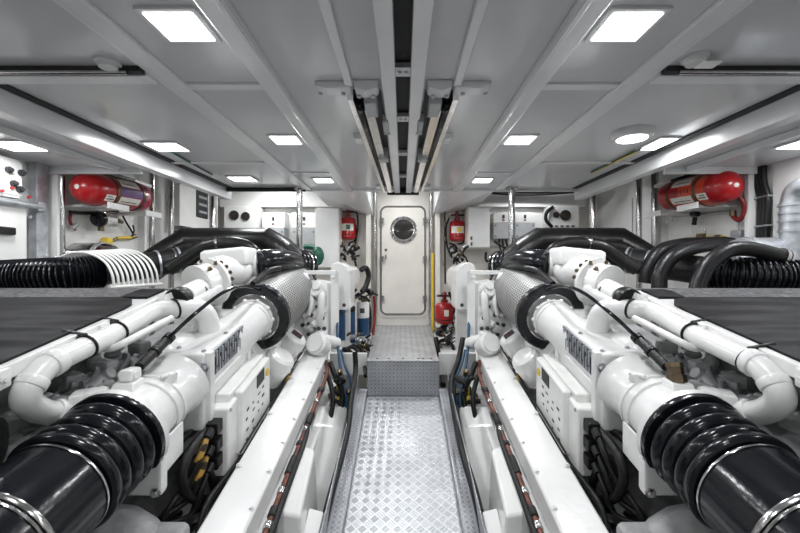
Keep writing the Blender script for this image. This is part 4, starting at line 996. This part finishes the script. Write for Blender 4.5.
# ------------------------------------------------------------------ stanchions
def post(px, Y, r, l, m='steel', x=None):
    x = (px-VX)/F*Y if x is None else x
    top = HC-.0 if abs(Y) < YE else HB
    if abs(x) > 1.88 and Y > YO: top = HB
    t = thing('stanchion', l, 'post', (x, Y, FZ), 'steel stanchions')
    MB().cyl((x, Y, FZ+.001), (x, Y, top-.001), r, 16).build('tube', m, t)
    MB().lathe((x, Y, top-.03), (0, 0, 1), [(0, r), (.01, r*1.9), (.0295, r*1.9)], 16).build('collar', m, t)
    MB().lathe((x, Y, CZ-.05), (0, 0, 1), [(0, r), (.004, r*1.3), (.04, r*1.3), (.044, r)], 16).build('clamp', 'galv', t)
post(299.5, 3.86, .030, 'polished steel post in front of the left battery chargers')
post(511.5, 3.86, .032, 'polished steel post in front of the right battery chargers')
post(213.5, 4.25, .045, 'thick pale post at the far left corner beside the fan box')
post(593, 4.1, .035, 'polished post left of the right red cylinder, third from the side wall')
post(639, 3.95, .028, 'polished post left of the right red cylinder, second from the side wall')
post(655, 3.75, .032, 'polished post just left of the right red cylinder, by the side wall')
post(62, 2.82, .020, 'slim steel post left of the left red cylinder')
post(152, 3.82, .026, 'steel post just right of the left red cylinder')
post(171, 4.1, .03, 'steel post beside the dark breaker box on the far left')

# ------------------------------------------------------------------ side walls
def on_wall(px, py, s, off=0.0):
    X = s*(WX-off); Y = F*X/(px-VX); return V((X, Y, CZ-(py-VY)/F*Y))
def panel(x0, x1, y0, y1, s, th, name, l, cat, m='boxwhite', group=None, bev=.006):
    a, b = on_wall(x0, y1, s, th), on_wall(x1, y0, s, th)
    ya, yb = min(a.y, b.y), max(a.y, b.y); Y = (ya+yb)/2
    z0 = CZ-(y1-VY)/F*Y; z1 = CZ-(y0-VY)/F*Y
    t = thing(name, l, cat, V((s*(WX-th/2), Y, z0)), group)
    MB().box((s*(WX-th/2-.001), Y, (z0+z1)/2), (th, yb-ya, z1-z0), bev).build('body', m, t)
    return t, Y, ya, yb, z0, z1
# left: switch box, lower cabinet, galvanised strut, conduit
t, Y, ya, yb, z0, z1 = panel(-14, 20, 156, 196, -1, .10, 'switch_box', 'white switch box high on the left wall with small dark switches', 'switch box')
X = -(WX-.10)
MB().box((X, Y+.05, (z0+z1)/2), (.012, (yb-ya)*.6, (z1-z0)*.86), .003).build('front_panel', 'boxwhite', t)
for y, z, m in ((.02, .17, 'ink'), (.10, .17, 'ink'), (.05, .09, 'ink'), (.09, .06, 'ink')):
    MB().lathe((X+.006, Y+y, z0+z), (1, 0, 0), [(0, .022), (.012, .022), (.014, .012), (.03, .012)], 14).build('switch', m, t)
for y, z in ((.04, .06), (.15, .02), (-.02, .03)): MB().lathe((X+.006, Y+y, z0+z), (1, 0, 0), [(0, .010), (.012, .010)], 10).build('indicator', 'red', t)
t, Y, ya, yb, z0, z1 = panel(-20, 27, 206, 262, -1, .08, 'side_cabinet', 'white cabinet low on the left wall with a black pull', 'cabinet')
MB().box((-(WX-.095), Y-.02, (z0+z1)/2+.02), (.03, .13, .05), .008).build('pull', 'rubberm', t)
MB().cyl((-(WX-.09), Y+.16, z1-.05), (-(WX-.07), Y+.16, z1-.05), .01).build('lock', 'galv', t)
t = thing('wall_strut', 'galvanised upright strut on the left wall beside the switch box', 'strut', (-2.56, 2.66, FZ))
MB().box((-2.57, 2.68, (FZ+HC-.05)/2), (.06, .09, HC-.06-FZ), .006).build('channel', 'galv', t)
m = MB(); m.cyl((-2.52, 2.25, CZ+.41), (-2.52, 2.64, CZ+.41), .022, 14); m.build('conduit', 'galv', t)
MB().box((-2.53, 2.645, CZ+.41), (.05, .06, .07), .01).build('conduit_joint', 'galv', t)
o = MB().tube([on_wall(41, 206, -1, .03), on_wall(46, 203, -1, .06), on_wall(44, 209, -1, .06)], .009, 4, 8).build('wall_hook', 'galv'); tag(o, 'small hook on the bare left wall panel right of the galvanised strut', 'hook')
# left: breaker boxes farther along
def corner_box(X, y0, y1, z0, z1, d, name, l, cat, m):
    t = thing(name, l, cat, (X, (y0+y1)/2, z0))
    s = 1 if X > 0 else -1
    MB().box((X-s*d/2, (y0+y1)/2, (z0+z1)/2), (d, y1-y0, z1-z0), .008).build('body', m, t); return t
t = corner_box(-WX+.001, 4.22, 4.95, CZ+.45, CZ+.99, .14, 'breaker_cabinet', 'white breaker cabinet on the far left wall with a dark window', 'cabinet', 'boxwhite')
MB().box((-WX+.145, 4.68, CZ+.76), (.02, .26, .34), .01).build('window', 'ink', t)
m = MB()
for z in (.66, .75, .84): m.box((-WX+.157, 4.68, CZ+z), (.012, .18, .03), .003)
m.each('breaker', 'greyplastic', t)
t = corner_box(-WX+.001, 4.3, 4.75, CZ+.02, CZ+.40, .16, 'relay_box', 'glossy black relay box under the breaker cabinet on the far left', 'box', 'rubber')
MB().box((-WX+.165, 4.5, CZ+.27), (.012, .2, .10), .003).build('cover_window', 'ink', t)
# big red cylinders
def cylinder(s):
    nm = 'left' if s < 0 else 'right'
    X = s*2.36; r = .125
    y0, y1 = (2.76, 3.48) if s < 0 else (2.70, 3.43); z = CZ+.575
    d = V((0, 1, .06)).normalized(); p = V((X, y0, z))
    t = thing('fire_cylinder', ('long dark red fire suppression cylinder with purple label on the left wall' if s < 0 else 'long orange-red fire suppression cylinder on the right wall'), 'fire extinguisher', p-V((0, 0, r)), 'big red cylinders')
    L = (y1-y0)
    MB().lathe(p, d, [(-.012, .001), (-.010, .03), (.0, .055), (.02, .085), (.05, .108), (.09, .121), (.13, r), (L-.13, r), (L-.08, .118), (L-.03, .08), (L, .03)], 44).build('cylinder', 'red', t, 60)
    MB().lathe(p, -d, [(-.01, .02), (.014, .018), (.018, .010), (.02, .0)], 14).build('plug', 'paper', t)
    MB().lathe(p, d, [(.245, r+.0006), (.247, r+.001), (.40 if s > 0 else .245+.005, r+.001), (.402 if s > 0 else .252, r+.0006)], 44, cap=False).build('body_band', 'orange' if s > 0 else 'red', t)
    if s > 0: MB().lathe(p, d, [(.13, r+.0006), (.132, r+.001), (.225, r+.001), (.227, r+.0006)], 44, cap=False).build('body_band', 'orange', t)
    else: MB().lathe(p, d, [(.50, r+.0006), (.502, r+.001), (L-.13, r+.001), (L-.128, r+.0006)], 44, cap=False).build('body_band', 'magenta', t)
    for y in (.23, .53): MB().lathe(p, d, [(y-.014, r), (y-.014, r+.006), (y+.014, r+.006), (y+.014, r)], 44, cap=False).build('strap', 'bronze', t)
    def patch(ya, yb, a0, a1, m, nmx, lift=.0022):
        mb = MB(); x_, y_, z_ = V((-s, 0, 0)), V((0, 0, 1)), d
        mb.loft([[p+d*yy_+(x_*math.cos(a)+y_*math.sin(a))*(r+lift) for a in [a0+(a1-a0)*i/12 for i in range(13)]] for yy_ in (ya, yb)], closed=False, cap=False).build(nmx, m, t)
    patch(.115, .21, -.75, -.30, 'paper', 'paper_label'); patch(.13, .20, -.62, -.55, 'ink', 'label_print', .0028); patch(.13, .18, -.46, -.41, 'ink', 'label_print', .0028)
    patch(.26, .49, -.80, -.32, 'paper', 'paper_label'); patch(.28, .46, -.66, -.61, 'ink', 'label_print', .0028)
    patch(.27, .48, .35, .95, 'paper', 'top_label'); patch(.29, .44, .55, .60, 'ink', 'label_print', .0028)
    if s < 0: patch(.26, .51, -.27, .30, 'purple', 'purple_label')
    else:
        for k in range(5): patch(.28+.035*k, .30+.035*k, -.15+.04*(k % 2), .12, 'redd', 'faded_letter')
    # shelf
    b = thing('cylinder_bracket', 'white wall frame and shelf holding the red cylinder on the %s' % nm, 'bracket', (s*(WX-.12), 3.2, CZ+.43), 'cylinder brackets')
    MB().box((s*(WX-.012), 3.26, CZ+.42), (.02, .98, .72), .004).build('back_plate', 'boxwhite', b)
    for y in (2.80, 3.74): MB().box((s*(WX-.05), y, CZ+.42), (.08, .035, .72), .004).build('side_flange', 'wall', b)
    for y in (3.0, 3.42):
        MB().hexa([(s*(WX-.02), y-.07, CZ+.455), (s*2.25, y-.07, CZ+.455), (s*2.25, y+.07, CZ+.46), (s*(WX-.02), y+.07, CZ+.46), (s*(WX-.02), y-.07, CZ+.475), (s*2.25, y-.07, CZ+.475), (s*2.25, y+.07, CZ+.48), (s*(WX-.02), y+.07, CZ+.48)], .003).box((s*2.245, y, CZ+.465), (.014, .22, .05), .004).build('shelf', 'wall', b)
    MB().box((s*2.42, 3.18, CZ+.76), (.05, .9, .03), .004).build('top_rail', 'wall', b)
    m = MB(); 
    for k in range(3): m.cyl((s*2.38, 3.1+.09*k, CZ+.72), (s*2.38, 3.1+.09*k, CZ+.765), .022, 12, bev=.004)
    m.box((s*2.38, 3.19, CZ+.745), (.06, .3, .03), .006); m.build('valve', 'rubberm', b)
    return t
for s in (-1, 1): cylinder(s)
wl = lambda px, py, off=.06: on_wall(px, py, -1, off)
wr = lambda px, py, off=.06: on_wall(px, py, 1, off)
t = thing('solenoid_valve', 'round dark solenoid with chrome body under the left red cylinder', 'valve', wl(100, 232))
MB().cyl(wl(97, 219, .16), wl(101, 219, .16), .062, 24, bev=.006).build('coil', 'rubber', t)
MB().box(wl(106, 219, .14), (.10, .16, .12), .02).build('body', 'steel', t)
MB().cyl(wl(101, 231, .14), wl(101, 226, .14), .022, 12).cyl(wl(112, 219, .1), wl(122, 222, .1), .018, 12).build('union', 'bronze', t)
MB().tube([wl(70, 212, .1), wl(80, 213, .1), wl(95, 213, .1), wl(118, 212, .1)], .014, 4, 8).build('feed_pipe', 'rubberm', t)
t = thing('red_hose', 'small dark red hose and coupling at the lower left of the left cylinder frame', 'hose', wl(72, 232))
MB().tube([wl(71, 213), wl(70, 220), wl(72, 226), wl(75, 230)], .011, 5, 8).build('hose', 'redd', t); MB().cyl(wl(72, 228, .07), wl(77, 224, .07), .018, 10).build('coupling', 'galv', t)
t = thing('yellow_fitting', 'yellow fittings and thin pipe low on the wall below the left red cylinder', 'pipe', wl(110, 244))
MB().cyl(wl(117, 238), wl(131, 237.5), .014, 10).box(wl(107, 241), (.06, .06, .06), .008).build('yellow_valve', 'yellow', t)
MB().cyl(wl(131, 237.5), wl(136, 236), .02, 10).cyl(wl(112, 241), wl(117, 239), .012, 10).build('union', 'bronze', t)
o = MB().tube([wl(122, 214), wl(126, 222), wl(131, 230), wl(134, 236)], .008, 5, 8).tube([wl(133, 225), wl(134, 231), wl(132, 236)], .007, 4, 8).build('cable', 'rubberm'); tag(o, 'thin black cables hanging beside the left cylinder solenoid', 'cable')
o = MB().tube([wl(146, 203, .2), wl(150, 206, .14), wl(152, 214, .1), wl(152, 240, .06)], .012, 5, 8).build('release_hose', 'redd'); tag(o, 'red release hose at the far end of the left cylinder', 'hose')
t = thing('red_hose', 'red braided hose looping from the near end of the right red cylinder', 'hose', wr(742, 222))
MB().tube([wr(733, 196, .16), wr(739, 197, .12), wr(744, 204, .1), wr(744, 214, .09), wr(739, 220, .09), wr(734, 217, .09), wr(733, 213, .08)], .017, 7, 10).build('hose', 'redd', t)
MB().cyl(wr(731, 196, .18), wr(735, 196, .16), .022, 12).cyl(wr(733, 216, .09), wr(733, 211, .09), .022, 12).build('union', 'bronze', t)
t = thing('pipe_run', 'thin steel pipe with black tee under the right red cylinder shelf', 'pipe', wr(700, 225))
MB().tube([wr(672, 222), wr(673, 216), wr(690, 215), wr(715, 213), wr(735, 211)], .011, 5, 10).build('pipe', 'galv', t)
MB().cyl(wr(692, 214, .1), wr(698, 214, .1), .024, 12).cyl(wr(694, 225, .1), wr(695, 217, .1), .018, 12).build('tee', 'rubberm', t)
MB().tube([wr(693, 226), wr(691, 231), wr(694, 235), wr(697, 231)], .007, 5, 8).build('thin_loop', 'nylon', t)
t = thing('yellow_manifold', 'yellow pipe with brass valve low on the wall below the right red cylinder', 'pipe', wr(700, 240))
MB().cyl(wr(684, 239), wr(724, 237), .014, 10).build('yellow_pipe', 'yellow', t); MB().box(wr(701, 237, .08), (.04, .07, .06), .008).cyl(wr(716, 237), wr(721, 237), .02, 10).build('valve', 'bronze', t)
MB().cyl(wr(705, 237), wr(705, 228), .008, 8).build('steel_stem', 'steel', t)
t = thing('wall_regulator', 'small steel regulator on the wall below the right red hose', 'regulator', wr(737, 240))
MB().box(wr(738, 234, .05), (.05, .10, .06), .012).cyl(wr(738, 230, .06), wr(738, 222, .06), .008, 8).ball(wr(738, 240, .06), .03).build('body', 'galv', t)
t = thing('cable_bundle', 'broad black cable bundle running up the right wall', 'cable', wr(761, 245))
P = [wr(760, 150, .03), wr(760, 180, .03), wr(764, 197, .03), wr(764, 215, .03), wr(762, 250, .03)]
m = MB()
for dy in (-.028, 0, .028): m.tube([p+V((0, dy, 0)) for p in P], .02, 6, 10)
m.each('cable', 'rubberm', t)
for py in (197, 226): 
    q = wr(764, py, .025); MB().box(q, (.06, .12, .012), .002).build('clamp', 'galv', t)
t = thing('air_duct', 'grey galvanised elbow duct on the right wall at the right edge', 'duct', wr(792, 245, .1))
MB().tube([wr(812, 185, .1), wr(804, 187, .1), wr(797, 193, .1), wr(794, 204, .1), wr(793, 225, .1), wr(793, 262, .1)], .068, 6, 26).build('elbow', 'galv', t)
for py in (206, 214, 222, 232):
    q = wr(793.4, py, .1); MB().lathe(q, (0, 0, 1), [(0, .066), (0, .075), (.016, .075), (.016, .066)], 28, cap=False).build('duct_band', 'galv', t)
# right wall panels
for y0, y1 in ((2.2, 2.68), (3.84, 4.3), (4.33, 5.1)):
    trim(MB().box((WX-.007, (y0+y1)/2, CZ+.35), (.014, y1-y0, .86), .004), 'wall')
trim(MB().box((-(WX-.007), 2.74, CZ+.35), (.014, .10, .8), .003), 'wall')
trim(MB().box((-(WX-.007), 3.97, CZ+.35), (.014, .24, .86), .003), 'wall')

# ------------------------------------------------------------------ ceiling hatch gear either side of the dark slot
def hatch(s):
    nm = 'left' if s < 0 else 'right'
    t = thing('hatch_hinge', 'steel hatch hinge gear with rails on the ceiling, %s of the dark slot' % nm, 'hinge gear', (s*.24, 2.3, HC), 'hatch gear')
    def c(u, y, dz): return V((s*u, y, HC-dz))
    def bar(a, b, w, h): 
        a, b = V(a), V(b); m = MB(); x, y, z = frame(b-a); x = V((1, 0, 0)); y = V((0, 0, 1))
        m.hexa([a-x*w-y*h, a+x*w-y*h, b+x*w-y*h, b-x*w-y*h, a-x*w+y*h, a+x*w+y*h, b+x*w+y*h, b-x*w+y*h], .002); return m
    y = 1.66
    MB().prism([c(.385, y-.02, .0), c(.38, y-.02, .022), c(.34, y-.02, .034), c(.23, y-.02, .03), c(.22, y-.02, .0)], (0, .07, 0), .006).build('outer_arm', 'ceilw', t)
    MB().prism([c(.215, y-.03, .0), c(.21, y-.03, .034), c(.165, y-.03, .05), c(.11, y-.03, .034), c(.10, y-.03, .0)], (0, .08, 0), .006).build('inner_arm', 'ceilw', t)
    bar(c(.236, 1.70, .030), c(.188, 3.86, .030), .013, .029).build('chrome_rail', 'chrome', t)
    bar(c(.160, 1.80, .045), c(.125, 3.80, .045), .022, .022).build('inner_rail', 'chrome', t)
    MB().hexa([c(.175, 1.70, .075), c(.12, 1.70, .075), c(.12, 1.86, .075), c(.175, 1.86, .075), c(.175, 1.70, .0), c(.12, 1.70, .0), c(.12, 1.86, .0), c(.175, 1.86, .0)], .006).build('bracket', 'greyplastic', t)
    MB().cyl(c(.203, 1.80, .05), c(.195, 2.40, .05), .016, 12).tube([c(.205, 1.78, .04), c(.2, 1.95, .08), c(.197, 2.1, .05)], .01, 5, 8).build('actuator', 'rubberm', t)
    MB().hexa([c(.165, 2.55, .09), c(.10, 2.55, .09), c(.10, 2.62, .09), c(.165, 2.62, .09), c(.165, 2.55, .0), c(.10, 2.55, .0), c(.10, 2.62, .0), c(.165, 2.62, .0)], .008).build('cross_bracket', 'greyplastic', t)
    MB().cyl(c(.18, 2.60, .07), c(.095, 2.60, .07), .008, 10).build('cross_pin', 'bronze', t)
    MB().prism([c(.30, 2.28, .0), c(.295, 2.28, .035), c(.25, 2.28, .04), c(.235, 2.28, .0)], (0, .10, 0), .006).build('side_mount', 'ceilw', t)
    MB().box(c(.09, 2.0, .05), (.03, .16, .05), .01).cyl(c(.105, 2.12, .05), c(.07, 2.12, .05), .018).build('catch', 'greyplastic', t)
    MB().prism([c(.27, 3.72, .0), c(.265, 3.72, .03), c(.21, 3.72, .03), c(.2, 3.72, .0)], (0, .10, 0), .005).build('end_mount', 'ceilw', t)
    MB().hexa([c(.222, 1.72, .004), c(.10, 1.72, .004), c(.095, 3.8, .004), (c(.175, 3.8, .004)), c(.222, 1.72, .0005), c(.10, 1.72, .0005), c(.095, 3.8, .0005), c(.175, 3.8, .0005)]).build('recess', 'ink', t)  # flat dark sheet, shade of the cavity between the rails put into colour
    m = MB()
    for u, yy_ in ((.36, 1.68), (.26, 1.68), (.19, 1.67), (.13, 1.67)): m.bolt(c(u, yy_-.02, .047 if u > .22 else .062), (0, -.3, -1), .008, .008)
    m.each('bolt', 'galv', t)
for s in (-1, 1): hatch(s)
o = MB().cyl((-.16, 3.87, HC-.06), (.16, 3.87, HC-.06), .018, 12).box((0, 3.87, HC-.03), (.10, .05, .058), .006).build('cross_bar', 'rubberm'); tag(o, 'dark cross bar joining the hatch rails at the far end of the ceiling slot', 'bar')
# earth wires at the ceiling edge
o = MB().tube([(-1.60, 2.58, HC-.008), (-1.63, 2.9, HC-.008), (-1.66, 3.3, HC-.008)], .008, 4, 8).build('earth_wire', 'green'); tag(o, 'green wire along the ceiling beside the left light strip', 'wire')
o = MB().tube([(1.60, 2.55, HC-.009), (1.60, 2.9, HC-.009), (1.59, 3.2, HC-.009)], .009, 4, 8).build('earth_wire', 'green'); tag(o, 'yellow and green wire along the ceiling beside the right light strip', 'wire')
MB().tube([(1.604, 2.60, HC-.017), (1.596, 2.8, HC-.018), (1.602, 3.0, HC-.018), (1.592, 3.2, HC-.017)], .005, 4, 8).build('yellow_stripe', 'yellow', o)

# ------------------------------------------------------------------ camera, world, view
cam = bpy.data.cameras.new('camera'); cam.sensor_width = 36; cam.lens = 36*F/800; cam.clip_start = .02
cam.shift_x = -(VX-400)/800; cam.shift_y = (VY-266.5)/800
co_ = bpy.data.objects.new('camera', cam); C.objects.link(co_); co_.location = (0, 0, CZ); co_.rotation_euler = (PI/2, 0, 0)
bpy.context.scene.camera = co_
w = bpy.data.worlds.new('world'); bpy.context.scene.world = w; w.use_nodes = True
w.node_tree.nodes['Background'].inputs['Color'].default_value = (.8, .85, .9, 1); w.node_tree.nodes['Background'].inputs['Strength'].default_value = .03
vs = bpy.context.scene.view_settings
vs.view_transform = 'Standard'; vs.look = 'None'; vs.gamma = 1; vs.use_curve_mapping = False; vs.exposure = 0.28
